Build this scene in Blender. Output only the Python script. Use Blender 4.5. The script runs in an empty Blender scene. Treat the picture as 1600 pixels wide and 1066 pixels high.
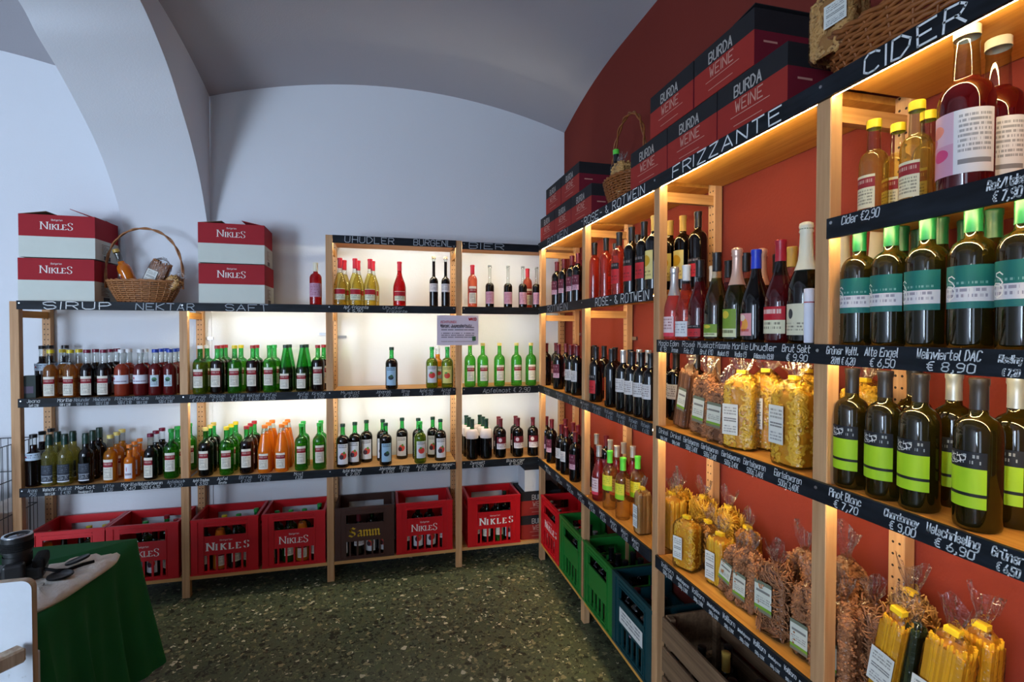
import bpy, bmesh, math, random
from mathutils import Vector, Matrix
random.seed(7)
scene = bpy.context.scene
COL = scene.collection
PI = math.pi

# ------------------------------------------------------------------ camera
CAM = dict(x=-1.3712, y=-3.7647, z=1.6358, yaw=0.2467, pitch=-0.018, roll=-0.0014, f=784.5)   # f in pixels of a 1600 px wide frame
cam_data = bpy.data.cameras.new('camera'); cam_data.sensor_width = 36.0
cam_data.lens = CAM['f'] * 36.0 / 1600.0; cam_data.clip_start = 0.02
camera = bpy.data.objects.new('camera', cam_data); COL.objects.link(camera)
camera.location = (CAM['x'], CAM['y'], CAM['z'])
camera.rotation_mode = 'XYZ'
camera.rotation_euler = (Matrix.Rotation(-CAM['yaw'], 3, 'Z') @ Matrix.Rotation(PI / 2 + CAM['pitch'], 3, 'X') @ Matrix.Rotation(-CAM['roll'], 3, 'Z')).to_euler()
scene.camera = camera

# ------------------------------------------------------------------ world, daylight, exposure
world = bpy.data.worlds.new('sky_outside'); scene.world = world; world.use_nodes = True
world.node_tree.nodes['Background'].inputs['Color'].default_value = (0.62, 0.78, 1.0, 1)
world.node_tree.nodes['Background'].inputs['Strength'].default_value = 1.2
def window_light(name, loc, target, sx, sy, power, color):
    d = bpy.data.lights.new(name, 'AREA'); d.shape = 'RECTANGLE'; d.size = sx; d.size_y = sy; d.energy = power; d.color = color
    o = bpy.data.objects.new(name, d); COL.objects.link(o); o.location = loc
    o.rotation_euler = (Vector(target) - Vector(loc)).to_track_quat('-Z', 'Y').to_euler()
    return o
DAY = (0.63, 0.78, 1.0)
window_light('daylight_shop_window', (-4.93, -5.2, 1.5), (-4.75, 0, 1.15), 1.1, 1.7, 180, DAY)
window_light('daylight_door_glass', (-2.9, -5.2, 1.4), (-2.9, 0, .6), 0.85, 1.8, 20, DAY)
scene.view_settings.view_transform = 'Standard'; scene.view_settings.look = 'None'
scene.view_settings.exposure = 0.0; scene.view_settings.gamma = 1.0; scene.view_settings.use_curve_mapping = False
scene.cycles.transparent_max_bounces = 16
scene.cycles.max_bounces = 6
scene.cycles.diffuse_bounces = 4
scene.cycles.glossy_bounces = 3
scene.cycles.sample_clamp_indirect = 4.0
LED_BACK, LED_RIGHT = 96.0, 120.0          # strip radiance

# ------------------------------------------------------------------ photo column -> place on a shelf
def project(X, Y, Z):
    dx, dy, dz = X - CAM['x'], Y - CAM['y'], Z - CAM['z']
    cy, sy = math.cos(CAM['yaw']), math.sin(CAM['yaw'])
    r, fw = dx * cy - dy * sy, dx * sy + dy * cy
    cp, sp = math.cos(CAM['pitch']), math.sin(CAM['pitch'])
    f2, u2 = fw * cp + dz * sp, -fw * sp + dz * cp
    cr, sr = math.cos(CAM['roll']), math.sin(CAM['roll'])
    return 800 + CAM['f'] * (r * cr + u2 * sr) / f2, 533 - CAM['f'] * (-r * sr + u2 * cr) / f2
def x_at(px, Y, Z):            # X on the line Y, Z = const
    lo, hi = -7.0, 1.0
    for _ in range(40):
        m = (lo + hi) / 2
        if project(m, Y, Z)[0] < px: lo = m
        else: hi = m
    return lo
def y_at(px, X, Z):            # Y on the line X, Z = const
    lo, hi = CAM['y'] + 0.45, 1.0
    for _ in range(40):
        m = (lo + hi) / 2
        if project(X, m, Z)[0] > px: lo = m
        else: hi = m
    return lo

# ------------------------------------------------------------------ mesh helpers
class MB:
    def __init__(s): s.v = []; s.f = []; s.m = []; s.uv = {}
    def quad(s, a, b, c, d, m=0):
        n = len(s.v); s.v += [tuple(a), tuple(b), tuple(c), tuple(d)]; s.f.append((n, n + 1, n + 2, n + 3)); s.m.append(m)
    def box(s, x0, x1, y0, y1, z0, z1, m=0, M=None):
        n = len(s.v)
        p = [(x0, y0, z0), (x1, y0, z0), (x1, y1, z0), (x0, y1, z0), (x0, y0, z1), (x1, y0, z1), (x1, y1, z1), (x0, y1, z1)]
        s.v += [tuple(M @ Vector(q)) for q in p] if M else p
        for f in ((3, 2, 1, 0), (4, 5, 6, 7), (0, 1, 5, 4), (1, 2, 6, 5), (2, 3, 7, 6), (3, 0, 4, 7)):
            s.f.append(tuple(n + i for i in f)); s.m.append(m)
        return s
    def lathe(s, prof, n=20, m=0, c=(0, 0, 0), mfun=None, M=None):
        prev = None
        for item in prof:
            if item is None: prev = None; continue
            r, z = item[0], item[1]
            i0 = len(s.v)
            if r < 1e-6:
                p = Vector((c[0], c[1], c[2] + z)); s.v.append(tuple(M @ p if M else p)); cur = (i0, 1, z)
            else:
                for k in range(n):
                    a = 2 * PI * k / n
                    p = Vector((c[0] + r * math.cos(a), c[1] + r * math.sin(a), c[2] + z)); s.v.append(tuple(M @ p if M else p))
                cur = (i0, n, z)
            if prev:
                mm = mfun((prev[2] + z) / 2) if mfun else m
                for k in range(n):
                    k2 = (k + 1) % n
                    if prev[1] == 1 and cur[1] == 1: break
                    if prev[1] == 1: s.f.append((prev[0], cur[0] + k2, cur[0] + k)[::-1] if z < prev[2] else (prev[0], cur[0] + k2, cur[0] + k))
                    elif cur[1] == 1: s.f.append((prev[0] + k, prev[0] + k2, cur[0]))
                    else: s.f.append((prev[0] + k, prev[0] + k2, cur[0] + k2, cur[0] + k))
                    s.m.append(mm)
            prev = cur
        return s
    def tube(s, pts, r, n=6, m=0, closed=False, caps=True):
        pts = [Vector(p) for p in pts]; N = len(pts); i0 = len(s.v); last = Vector((0, 0, 1)); rings = []
        for i, p in enumerate(pts):
            if closed: t = pts[(i + 1) % N] - pts[i - 1]
            else: t = pts[min(i + 1, N - 1)] - pts[max(i - 1, 0)]
            t.normalize()
            if i == 0: last = Vector((0, 0, 1)) if abs(t.z) < .9 else Vector((1, 0, 0))
            a = (last - t * last.dot(t)).normalized(); last = a; b = t.cross(a)
            rr = r[i] if isinstance(r, (list, tuple)) else r
            rings.append(len(s.v))
            for k in range(n):
                q = p + a * (rr * math.cos(2 * PI * k / n)) + b * (rr * math.sin(2 * PI * k / n)); s.v.append(tuple(q))
        for i in range(N if closed else N - 1):
            A, B = rings[i], rings[(i + 1) % N]
            for k in range(n):
                k2 = (k + 1) % n; s.f.append((A + k, A + k2, B + k2, B + k)); s.m.append(m)
        if caps and not closed:
            s.f.append(tuple(rings[0] + k for k in range(n))[::-1]); s.m.append(m)
            s.f.append(tuple(rings[-1] + k for k in range(n))); s.m.append(m)
        return s
    def grid(s, fn, nu, nv, m=0, uv=False):
        n = len(s.v)
        for j in range(nv + 1):
            for i in range(nu + 1):
                if uv: s.uv[len(s.v)] = (i / nu, j / nv)
                s.v.append(tuple(fn(i / nu, j / nv)))
        for j in range(nv):
            for i in range(nu):
                a = n + j * (nu + 1) + i; s.f.append((a, a + 1, a + nu + 2, a + nu + 1)); s.m.append(m)
        return s
    def mesh(s, name, mats, smooth=False):
        me = bpy.data.meshes.new(name); me.from_pydata(s.v, [], s.f)
        for mt in (mats if isinstance(mats, (list, tuple)) else [mats]): me.materials.append(mt)
        me.polygons.foreach_set('material_index', s.m)
        if smooth: me.polygons.foreach_set('use_smooth', [True] * len(s.f))
        if s.uv:
            L = me.uv_layers.new(name='UVMap')
            for lp in me.loops: L.data[lp.index].uv = s.uv.get(lp.vertex_index, (0, 0))
        me.update(); return me
WLOC = {}
def add(name, data, parent=None, loc=(0, 0, 0), rot=None):
    o = bpy.data.objects.new(name, data); COL.objects.link(o); o.location = loc
    if parent: o.parent = parent
    if rot is not None: o.rotation_euler = rot if isinstance(rot, (tuple, list)) else (0, 0, rot)
    return o
def tag(o, label=None, cat=None, group=None, kind=None):
    if label: o['label'] = label
    if cat: o['category'] = cat
    if group: o['group'] = group
    if kind: o['kind'] = kind
    return o
def thing(name, label, cat, loc=(0, 0, 0), rot=0, group=None):
    o = add(name, None, None, loc, rot); o.empty_display_size = .1; WLOC[o.name] = Vector(loc)
    return tag(o, label, cat, group)
def solid(name, mb, mats, parent=None, smooth=False, bevel=0):
    """mesh given in world coordinates -> object whose origin is its own base"""
    xs = [v[0] for v in mb.v]; ys = [v[1] for v in mb.v]; zs = [v[2] for v in mb.v]
    org = Vector(((min(xs) + max(xs)) / 2, (min(ys) + max(ys)) / 2, min(zs)))
    mb.v = [(v[0] - org.x, v[1] - org.y, v[2] - org.z) for v in mb.v]
    pw = WLOC[parent.name] if parent else Vector((0, 0, 0))
    o = add(name, mb.mesh(name, mats, smooth), parent, org - pw); WLOC[o.name] = org
    if bevel:
        b = o.modifiers.new('edge', 'BEVEL'); b.width = bevel; b.segments = 1; b.limit_method = 'ANGLE'
    return o
MESH = {}
def cached(key, fn):
    if key not in MESH: MESH[key] = fn()
    return MESH[key]

# ------------------------------------------------------------------ materials
def lin(r, g, b):
    f = lambda c: (c / 255 / 12.92) if c / 255 <= .04045 else ((c / 255 + .055) / 1.055) ** 2.4
    return (f(r), f(g), f(b), 1)
class NT:
    def __init__(s, name):
        s.mat = bpy.data.materials.new(name); s.mat.use_nodes = True; s.t = s.mat.node_tree
        s.t.nodes.clear(); s.out = s.n('ShaderNodeOutputMaterial')
    def n(s, typ, **kw):
        nd = s.t.nodes.new(typ)
        for k, v in kw.items(): setattr(nd, k, v)
        return nd
    def set(s, sock, v):
        if hasattr(v, 'is_output') or isinstance(v, bpy.types.NodeSocket): s.t.links.new(v, sock)
        elif v is not None: sock.default_value = v
    def math(s, op, a, b=None, c=None):
        nd = s.n('ShaderNodeMath', operation=op); s.set(nd.inputs[0], a)
        if b is not None: s.set(nd.inputs[1], b)
        if c is not None: s.set(nd.inputs[2], c)
        return nd.outputs[0]
    def mix(s, fac, a, b, blend='MIX'):
        nd = s.n('ShaderNodeMix', data_type='RGBA', blend_type=blend); s.set(nd.inputs[0], fac); s.set(nd.inputs[6], a); s.set(nd.inputs[7], b)
        return nd.outputs[2]
    def noise(s, vec, scale, detail=3, rough=.5):
        nd = s.n('ShaderNodeTexNoise'); nd.inputs['Scale'].default_value = scale; nd.inputs['Detail'].default_value = detail; nd.inputs['Roughness'].default_value = rough
        if vec is not None: s.set(nd.inputs['Vector'], vec)
        return nd.outputs['Fac']
    def ramp(s, fac, stops, interp='LINEAR'):
        nd = s.n('ShaderNodeValToRGB'); s.set(nd.inputs[0], fac); cr = nd.color_ramp; cr.interpolation = interp
        while len(cr.elements) < len(stops): cr.elements.new(1)
        for e, (p, c) in zip(cr.elements, stops): e.position = p; e.color = c
        return nd.outputs[0]
    def coord(s, which='Object', scale=None):
        o = s.n('ShaderNodeTexCoord').outputs[which]
        if scale:
            mp = s.n('ShaderNodeMapping'); mp.inputs['Scale'].default_value = scale; s.t.links.new(o, mp.inputs['Vector']); o = mp.outputs[0]
        return o
    def pbr(s, col, rough=.5, spec=.5, metal=0, bump=None, bstr=.2, bdist=.002, coat=0):
        p = s.n('ShaderNodeBsdfPrincipled'); s.set(p.inputs['Base Color'], col); s.set(p.inputs['Roughness'], rough)
        p.inputs['Specular IOR Level'].default_value = spec; p.inputs['Metallic'].default_value = metal; p.inputs['Coat Weight'].default_value = coat
        if bump is not None:
            b = s.n('ShaderNodeBump'); b.inputs['Strength'].default_value = bstr; b.inputs['Distance'].default_value = bdist
            s.t.links.new(bump, b.inputs['Height']); s.t.links.new(b.outputs[0], p.inputs['Normal'])
        return p.outputs[0]
    def done(s, sh): s.t.links.new(sh, s.out.inputs['Surface']); return s.mat
MATS = {}
def plain(name, rgb, rough=.5, spec=.4, metal=0, coat=0, var=.08, scale=18):
    if name in MATS: return MATS[name]
    t = NT(name); c = lin(*rgb); n = t.noise(t.coord(), scale, 3)
    col = t.mix(n, tuple(x * (1 - var) for x in c[:3]) + (1,), tuple(min(1, x * (1 + var)) for x in c[:3]) + (1,))
    MATS[name] = t.done(t.pbr(col, rough, spec, metal, coat=coat)); return MATS[name]
def make_wood(name, light, dark, axis, knots=True, holes=False):
    t = NT(name); sc = [26, 26, 26]; sc[axis] = 1.6
    v = t.coord('Object', tuple(sc)); n = t.noise(v, 1.0, 5, .6)
    sc2 = [70, 70, 70]; sc2[axis] = 3; n2 = t.noise(t.coord('Object', tuple(sc2)), 1.5, 2)
    col = t.ramp(t.math('ADD', t.math('MULTIPLY', n, .75), t.math('MULTIPLY', n2, .25)), [(.3, lin(*dark)), (.62, lin(*light))])
    oi = t.n('ShaderNodeObjectInfo'); col = t.mix(t.math('MULTIPLY', oi.outputs['Random'], .25), col, lin(*dark))
    if knots:
        sc3 = [9, 9, 9]; sc3[axis] = 3.2
        vo = t.n('ShaderNodeTexVoronoi'); vo.inputs['Scale'].default_value = 1; t.t.links.new(t.coord('Object', tuple(sc3)), vo.inputs['Vector'])
        k = t.math('LESS_THAN', vo.outputs['Distance'], .085); col = t.mix(t.math('MULTIPLY', k, .8), col, lin(70, 38, 18))
    if holes:
        sep = t.n('ShaderNodeSeparateXYZ'); t.t.links.new(t.coord(), sep.inputs[0])
        fz = t.math('SUBTRACT', t.math('FRACT', t.math('DIVIDE', sep.outputs[2], .032)), .5)
        fx = t.math('SUBTRACT', t.math('ABSOLUTE', sep.outputs[holes - 1]), .009)
        d = t.math('ADD', t.math('POWER', t.math('MULTIPLY', fz, .032), 2.0), t.math('POWER', fx, 2.0))
        col = t.mix(t.math('LESS_THAN', d, .0035 ** 2), col, (.02, .01, .005, 1))
    return t.done(t.pbr(col, .55, .3, bump=n, bstr=.12))
PINE_L, PINE_D = (206, 162, 116), (168, 120, 80)
WOOD_Z = make_wood('pine_upright', PINE_L, PINE_D, 2)
WOOD_ZH = make_wood('pine_upright_drilled', PINE_L, PINE_D, 2, knots=False, holes=1)
WOOD_ZHY = make_wood('pine_upright_drilled_side', PINE_L, PINE_D, 2, knots=False, holes=2)
WOOD_X = make_wood('pine_board_x', (216, 166, 104), (180, 124, 66), 0, knots=False)
WOOD_Y = make_wood('pine_board_y', (222, 162, 78), (186, 122, 46), 1, knots=False)
WOOD_OLD = make_wood('weathered_crate_wood', (136, 106, 78), (84, 62, 44), 1, knots=True)

def plaster(name, rgb, var=.04):
    t = NT(name); c = lin(*rgb); n = t.noise(t.coord(), 2.2, 4); f = t.noise(t.coord(), 110, 3)
    col = t.mix(n, tuple(x * (1 - var) for x in c[:3]) + (1,), c)
    return t.done(t.pbr(col, .9, .1, bump=f, bstr=.25, bdist=.003))
WALL_WHITE = plaster('white_plaster', (226, 228, 232)); VAULT = plaster('shaded_vault_plaster', (176, 172, 176))  # vault colour darkened, part of the ceiling's shade is in the plaster
WALL_RED = plaster('oxide_red_paint', (122, 51, 42), .10)
def make_terrazzo():
    t = NT('green_terrazzo'); v = t.coord(); cols = []
    dn = t.n('ShaderNodeTexNoise'); dn.inputs['Scale'].default_value = 42; dn.inputs['Detail'].default_value = 2; t.t.links.new(v, dn.inputs['Vector'])
    def chips(scale, thr, ramp, base):
        vo = t.n('ShaderNodeTexVoronoi'); vo.inputs['Scale'].default_value = scale; t.t.links.new(t.mix(.05, v, dn.outputs['Color']), vo.inputs['Vector'])
        sp = t.n('ShaderNodeSeparateColor'); t.t.links.new(vo.outputs['Color'], sp.inputs[0])
        c = t.ramp(sp.outputs[0], ramp, 'CONSTANT')
        m = t.math('MULTIPLY', t.math('LESS_THAN', vo.outputs['Distance'], t.math('ADD', t.math('MULTIPLY', sp.outputs[1], .42), .16)), t.math('GREATER_THAN', sp.outputs[2], thr))
        return t.mix(m, base, c)
    fine = t.noise(v, 160, 3)
    base = t.mix(fine, lin(50, 60, 46), lin(92, 102, 80))
    base = chips(62, .1, [(0, lin(30, 34, 28)), (.3, lin(70, 86, 62)), (.52, lin(118, 122, 94)), (.72, lin(36, 44, 34)), (.94, lin(196, 192, 168))], base)
    base = chips(36, .22, [(0, lin(26, 30, 26)), (.35, lin(92, 100, 72)), (.6, lin(140, 134, 104)), (.8, lin(44, 52, 42)), (.95, lin(196, 190, 166))], base)
    big = t.noise(v, 1.3, 3); base = t.mix(t.math('MULTIPLY', big, .3), base, lin(52, 58, 42))
    return t.done(t.pbr(base, .42, .45, bump=fine, bstr=.08))
TERRAZZO = make_terrazzo()
def make_slate():
    t = NT('chalkboard_paint'); n = t.noise(t.coord('Object', (6, 6, 30)), 1.4, 4)
    col = t.ramp(n, [(.35, lin(14, 17, 22)), (.75, lin(30, 36, 44))])
    return t.done(t.pbr(col, .6, .22))
SLATE = make_slate()
CHALK = plain('white_chalk', (226, 228, 228), .9, .1, var=.25, scale=160)
CHALK_DIM = plain('smudged_chalk', (168, 174, 180), .9, .1, var=.35, scale=160)
PRINT_WHITE = plain('white_print', (236, 232, 226), .6, var=.02)
PRINT_GREY = plain('grey_print', (176, 170, 164), .6, var=.02)
METAL = plain('zinc_metal', (190, 196, 202), .3, .5, 1.0)
BLACK = plain('black_plastic', (18, 18, 20), .35)
def emit(name, rgb, strength):
    t = NT(name); e = t.n('ShaderNodeEmission'); e.inputs[0].default_value = rgb + (1,); e.inputs[1].default_value = strength
    return t.done(e.outputs[0])
LEDM_BACK = emit('led_warm_white', (1.0, .945, .72), LED_BACK)
LEDM_RIGHT = emit('led_amber_white', (1.0, .77, .37), LED_RIGHT)
def glassy(name, tint, body=0.0, bodycol=None, rough=.03, spec_ior=1.5, gloss=1.0):
    """clear or tinted see-through surface with a sharp reflection; body > 0 clouds it"""
    t = NT(name); tr = t.n('ShaderNodeBsdfTransparent'); lwt = t.n('ShaderNodeLayerWeight'); lwt.inputs[0].default_value = .35
    t.set(tr.inputs[0], t.mix(lwt.outputs['Facing'], tuple(tint) + (1,), tuple(c ** 3 * .55 for c in tint) + (1,)))
    sh = tr.outputs[0]
    if body > 0:
        p = t.n('ShaderNodeBsdfDiffuse'); p.inputs[0].default_value = tuple(bodycol or tint) + (1,)
        tl = t.n('ShaderNodeBsdfTranslucent'); tl.inputs[0].default_value = tuple(bodycol or tint) + (1,)
        m0 = t.n('ShaderNodeMixShader'); m0.inputs[0].default_value = .35; t.t.links.new(p.outputs[0], m0.inputs[1]); t.t.links.new(tl.outputs[0], m0.inputs[2])
        m = t.n('ShaderNodeMixShader'); m.inputs[0].default_value = body; t.t.links.new(sh, m.inputs[1]); t.t.links.new(m0.outputs[0], m.inputs[2]); sh = m.outputs[0]
    g = t.n('ShaderNodeBsdfGlossy'); g.inputs['Roughness'].default_value = rough; g.inputs[0].default_value = (gloss, gloss, gloss, 1)
    fr = t.n('ShaderNodeFresnel'); fr.inputs[0].default_value = spec_ior
    ge = t.n('ShaderNodeNewGeometry'); fac = t.math('MULTIPLY', fr.outputs[0], t.math('SUBTRACT', 1.0, ge.outputs['Backfacing']))
    m2 = t.n('ShaderNodeMixShader'); t.t.links.new(fac, m2.inputs[0]); t.t.links.new(sh, m2.inputs[1]); t.t.links.new(g.outputs[0], m2.inputs[2])
    return t.done(m2.outputs[0])
# ------------------------------------------------------------------ stroke lettering
GL = {}
for row in '''A 02 28 42/14 34|B 02 08 38 47 46 35 05/35 44 43 32 02|C 47 38 18 07 03 12 32 43|D 02 08 28 46 44 22 02|E 42 02 08 48/05 35|F 02 08 48/05 35|G 47 38 18 07 03 12 32 43 45 25|H 02 08/42 48/05 45|I 02 08|J 38 33 22 12 03|K 02 08/48 05 42|L 08 02 42|M 02 08 25 48 42|N 02 08 42 48|O 18 07 03 12 32 43 47 38 18|P 02 08 38 47 46 35 05|R 02 08 38 47 46 35 05/25 42|S 47 38 18 07 06 15 35 44 43 32 12 03|T 22 28/08 48|U 08 03 12 32 43 48|V 08 22 48|W 08 12 26 32 48|X 02 48/08 42|Y 08 25 48/25 22|Z 08 48 02 42
a 46 42/45 36 16 05 03 12 32 43|b 08 02/05 16 36 45 43 32 12 03|c 45 36 16 05 03 12 32 43|d 48 42/45 36 16 05 03 12 32 43|e 04 44 45 36 16 05 03 12 32 43|f 38 28 17 12/06 26|g 46 41 30 10/45 36 16 05 03 12 32 43|h 08 02/05 16 36 45 42|i 02 06/07 08|j 26 21 10/27 28|k 08 02/36 04 32|l 08 03 12|m 02 06/05 16 25 22/25 36 45 42|n 02 06/05 16 36 45 42|o 16 05 03 12 32 43 45 36 16|p 00 06/05 16 36 45 43 32 12 03|r 02 06/05 16 36|s 35 26 16 05 14 34 33 22 12 03|t 18 13 22 32/06 36|u 06 03 12 32 43/46 42|v 06 22 46|w 06 12 25 32 46|x 06 42/02 46|y 06 22/46 00|z 06 46 02 42
0 18 07 03 12 32 43 47 38 18|1 06 28 22|2 07 18 38 47 46 02 42|3 08 48 25 35 44 43 32 12 03|4 38 04 44/32 36|5 48 08 05 35 44 43 32 02|6 38 15 03 12 32 43 44 35 05|7 08 48 12|8 18 07 06 15 35 46 47 38 18/15 04 03 12 32 43 44 35|9 45 15 06 07 18 38 47 43 32 12|€ 48 28 17 13 22 42/06 36/04 34|, 13 12 01|. 12 13|- 15 35|& 42 07 18 27 04 13 22 44|/ 02 48|! 14 18/12 13'''.replace('\n', '|').split('|'):
    ch, g = row[0], row[2:]
    GL[ch] = [[(int(p[0]), int(p[1]) - 2) for p in st.split()] for st in g.split('/')]
for u, b in (('ü', 'u'), ('ö', 'o'), ('ä', 'a')): GL[u] = GL[b] + [[(1, 5.4), (1, 6)], [(3, 5.4), (3, 6)]]
GL['é'] = GL['e'] + [[(2, 5.2), (3, 6.2)]]
def text_strokes(txt, gap=1.6):
    x = 0; out = []
    for ch in txt:
        if ch == ' ': x += 3.2; continue
        g = GL.get(ch)
        if not g: x += 2; continue
        w = max(p[0] for s_ in g for p in s_)
        for st in g: out.append([(x + p[0], p[1]) for p in st])
        x += w + gap
    return out, max(x - gap, .1)
def ribbon(mb, O, U, W, strokes, sx, sy, wid, nib=None, slant=0, jit=0, rnd=random):
    """strokes in letter units -> flat ribbons on the plane O + u*U + w*W"""
    for st in strokes:
        pts = []
        for (a, b) in st:
            u, w = a * sx + b * sy * slant, b * sy
            if jit: u += rnd.uniform(-jit, jit) * sx; w += rnd.uniform(-jit, jit) * sy
            pts.append((u, w))
        for (u0, w0), (u1, w1) in zip(pts, pts[1:]):
            if nib: du, dw = nib[0] / 2, nib[1] / 2; eu = ew = 0
            else:
                L = math.hypot(u1 - u0, w1 - w0) or 1e-6; du, dw = -(w1 - w0) / L * wid / 2, (u1 - u0) / L * wid / 2
                eu, ew = (u1 - u0) / L * wid * .3, (w1 - w0) / L * wid * .3
            P = [(u0 - du - eu, w0 - dw - ew), (u1 - du + eu, w1 - dw + ew), (u1 + du + eu, w1 + dw + ew), (u0 + du - eu, w0 + dw - ew)]
            mb.quad(*[O + U * a + W * b for a, b in P])
            if nib: 
                h = nib[2]   # pen thickness so strokes along the nib stay visible
                P = [(u0, w0 - h), (u1, w1 - h), (u1, w1 + h), (u0, w0 + h)]
                mb.quad(*[O + U * a + W * b for a, b in P])
def text_fit(mb, txt, O, U, W, width, height, wid, **kw):
    st, w = text_strokes(txt); sx, sy = width / w, height / 6.0
    sy = min(sy, sx * 2.0); sx = min(sx, sy * 1.25)
    ribbon(mb, O, U, W, st, sx, sy, wid, **kw)
# serif capitals for the house name on crates and cartons
SERIF = {'N': ([[(0, 0), (0, 6)], [(0, 6), (4.4, 0)], [(4.4, 0), (4.4, 6)]], [(0, 0), (0, 6), (4.4, 6)], 6.3),
         'I': ([[(0, 0), (0, 6)]], [(0, 0), (0, 6)], 2.5),
         'K': ([[(0, 0), (0, 6)], [(3.4, 6), (.3, 3)], [(1.2, 3.4), (3.8, 0)]], [(0, 0), (0, 6), (3.5, 6), (3.8, 0)], 5.4),
         'L': ([[(0, 0), (0, 6)], [(0, .1), (3, .1), (3.2, 1.2)]], [(0, 0), (0, 6)], 4.6),
         'E': ([[(0, 0), (0, 6)], [(0, .1), (3, .1), (3.2, 1.1)], [(0, 5.9), (2.9, 5.9), (3.0, 5)], [(0, 3.1), (2.2, 3.1)]], [(0, 0), (0, 6)], 4.7),
         'S': ([[(3.1, 4.6), (2.9, 5.6), (1.7, 6), (.6, 5.5), (.3, 4.5), (1, 3.5), (2.3, 2.8), (3.1, 1.8), (2.8, .6), (1.6, 0), (.5, .3), (.1, 1.5)]], [], 3.6)}
def nikles(mb, O, U, W, width):
    seq = [('N', 1.0), ('I', .72), ('K', .72), ('L', .72), ('E', .72), ('S', 1.05)]
    tot = sum(SERIF[c][2] * k for c, k in seq); s = width / tot; x = 0
    for c, k in seq:
        st, ser, w = SERIF[c]
        off = -.4 if c == 'S' else 0
        ribbon(mb, O + U * (x * s) + W * (off * s), U, W, st, s * k, s * k, 0, nib=(s * .8, 0, s * .14))
        for (a, b) in ser: ribbon(mb, O + U * (x * s), U, W, [[(a - .85, b), (a + .85, b)]], s * k, s * k, s * .28)
        x += w * k
    ribbon(mb, O + U * (width * .32) + W * (s * 7.2), U, W, text_strokes('Obstgarten')[0], width * .36 / 52, s * .22, s * .16)

# ------------------------------------------------------------------ the room
def structure(name, mb, mat, smooth=False): return tag(solid(name, mb, mat, None, smooth), kind='structure')
RX0, RX1, RY0 = -5.55, 0.0, -5.25          # left wall, right wall, street wall
AXR, AXL = -2.504, -2.988                  # faces of the transverse arch
def gy(y): return .15 * (1 - (1 + y) ** 2) if y > -1 else .15
def vault_r(x, y): return 3.205 + .2 * (1 - ((x + 1.25) / 1.255) ** 2) + gy(y)
def vault_l(x, y): return 3.19 + .21 * (1 - ((x + 4.27) / 1.285) ** 2) + gy(y)
structure('floor', MB().box(RX0 - .3, RX1 + .3, RY0 - .3, .3, -.12, 0), TERRAZZO)
structure('wall_back', MB().box(RX0 - .3, 0.0, 0, .3, 0, 3.75), WALL_WHITE)
structure('wall_right', MB().box(0.0, .3, RY0 - .3, .3, 0, 3.75), WALL_RED)
m = MB().box(RX0 - .3, RX0, RY0 - .3, 0, 0, 3.75); structure('wall_left', m, WALL_WHITE)
m = MB()                                    # street wall with the shop window and a glazed door
for a, b, z0, z1 in ((RX0, -5.2, 0, 3.7), (-4.8 + .45, -3.35, 0, 3.7), (-2.45, 0, 0, 3.7)): pass
for x0, x1, z0, z1 in ((RX0, -5.65, 0, 3.7), (-5.65, -4.35, 0, .7), (-5.65, -4.35, 2.4, 3.7), (-4.35, -3.35, 0, 3.7), (-3.35, -2.45, 2.4, 3.7), (-3.35, -2.45, 0, .5), (-2.45, 0, 0, 3.7)):
    if x1 > x0: m.box(max(x0, RX0), x1, RY0 - .3, RY0, z0, z1)
structure('wall_front', m, WALL_WHITE)
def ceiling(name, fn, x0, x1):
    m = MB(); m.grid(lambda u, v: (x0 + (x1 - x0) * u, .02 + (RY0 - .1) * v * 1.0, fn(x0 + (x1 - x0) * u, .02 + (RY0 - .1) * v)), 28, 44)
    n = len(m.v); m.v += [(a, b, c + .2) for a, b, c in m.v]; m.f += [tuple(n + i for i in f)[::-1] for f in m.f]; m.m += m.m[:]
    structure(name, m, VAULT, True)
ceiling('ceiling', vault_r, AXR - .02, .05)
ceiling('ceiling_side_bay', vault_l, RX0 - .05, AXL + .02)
CUR_R = [(-.006, 2.02), (-.03, 2.2), (-.08, 2.37), (-.19, 2.585), (-.334, 2.773), (-.494, 2.925), (-.64, 3.05), (-.81, 3.15), (-.98, 3.22), (-1.3, 3.29), (-1.8, 3.325), (-2.5, 3.33), (-3.4, 3.31), (-4.2, 3.2), (-5.3, 2.9)]
CUR_L = [(-.006, 2.02), (-.03, 2.2), (-.08, 2.37), (-.217, 2.577), (-.351, 2.724), (-.52, 2.856), (-.688, 2.969), (-.85, 3.058), (-.98, 3.145), (-1.3, 3.24), (-1.8, 3.30), (-2.5, 3.31), (-3.4, 3.28), (-4.2, 3.15), (-5.3, 2.9)]
def smooth_curve(c, k=6):
    out = []
    for i in range(len(c) - 1):
        p0, p1, p2, p3 = c[max(i - 1, 0)], c[i], c[i + 1], c[min(i + 2, len(c) - 1)]
        for j in range(k):
            t = j / k
            out.append(tuple(.5 * (2 * p1[a] + (p2[a] - p0[a]) * t + (2 * p0[a] - 5 * p1[a] + 4 * p2[a] - p3[a]) * t * t + (3 * p1[a] - p0[a] - 3 * p2[a] + p3[a]) * t ** 3) for a in (0, 1)))
    return out + [c[-1]]
cr, cl = smooth_curve(CUR_R), smooth_curve(CUR_L)
m = MB()
for i in range(len(cr) - 1):
    a, b, c, d = cr[i], cr[i + 1], cl[i + 1], cl[i]
    m.quad((AXR, a[0], a[1]), (AXR, a[0], 3.65), (AXR, b[0], 3.65), (AXR, b[0], b[1]))
    m.quad((AXL, d[0], d[1]), (AXL, c[0], c[1]), (AXL, c[0], 3.65), (AXL, d[0], 3.65))
m.box(AXL, AXR, -.006, .02, 0, 2.02)
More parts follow.
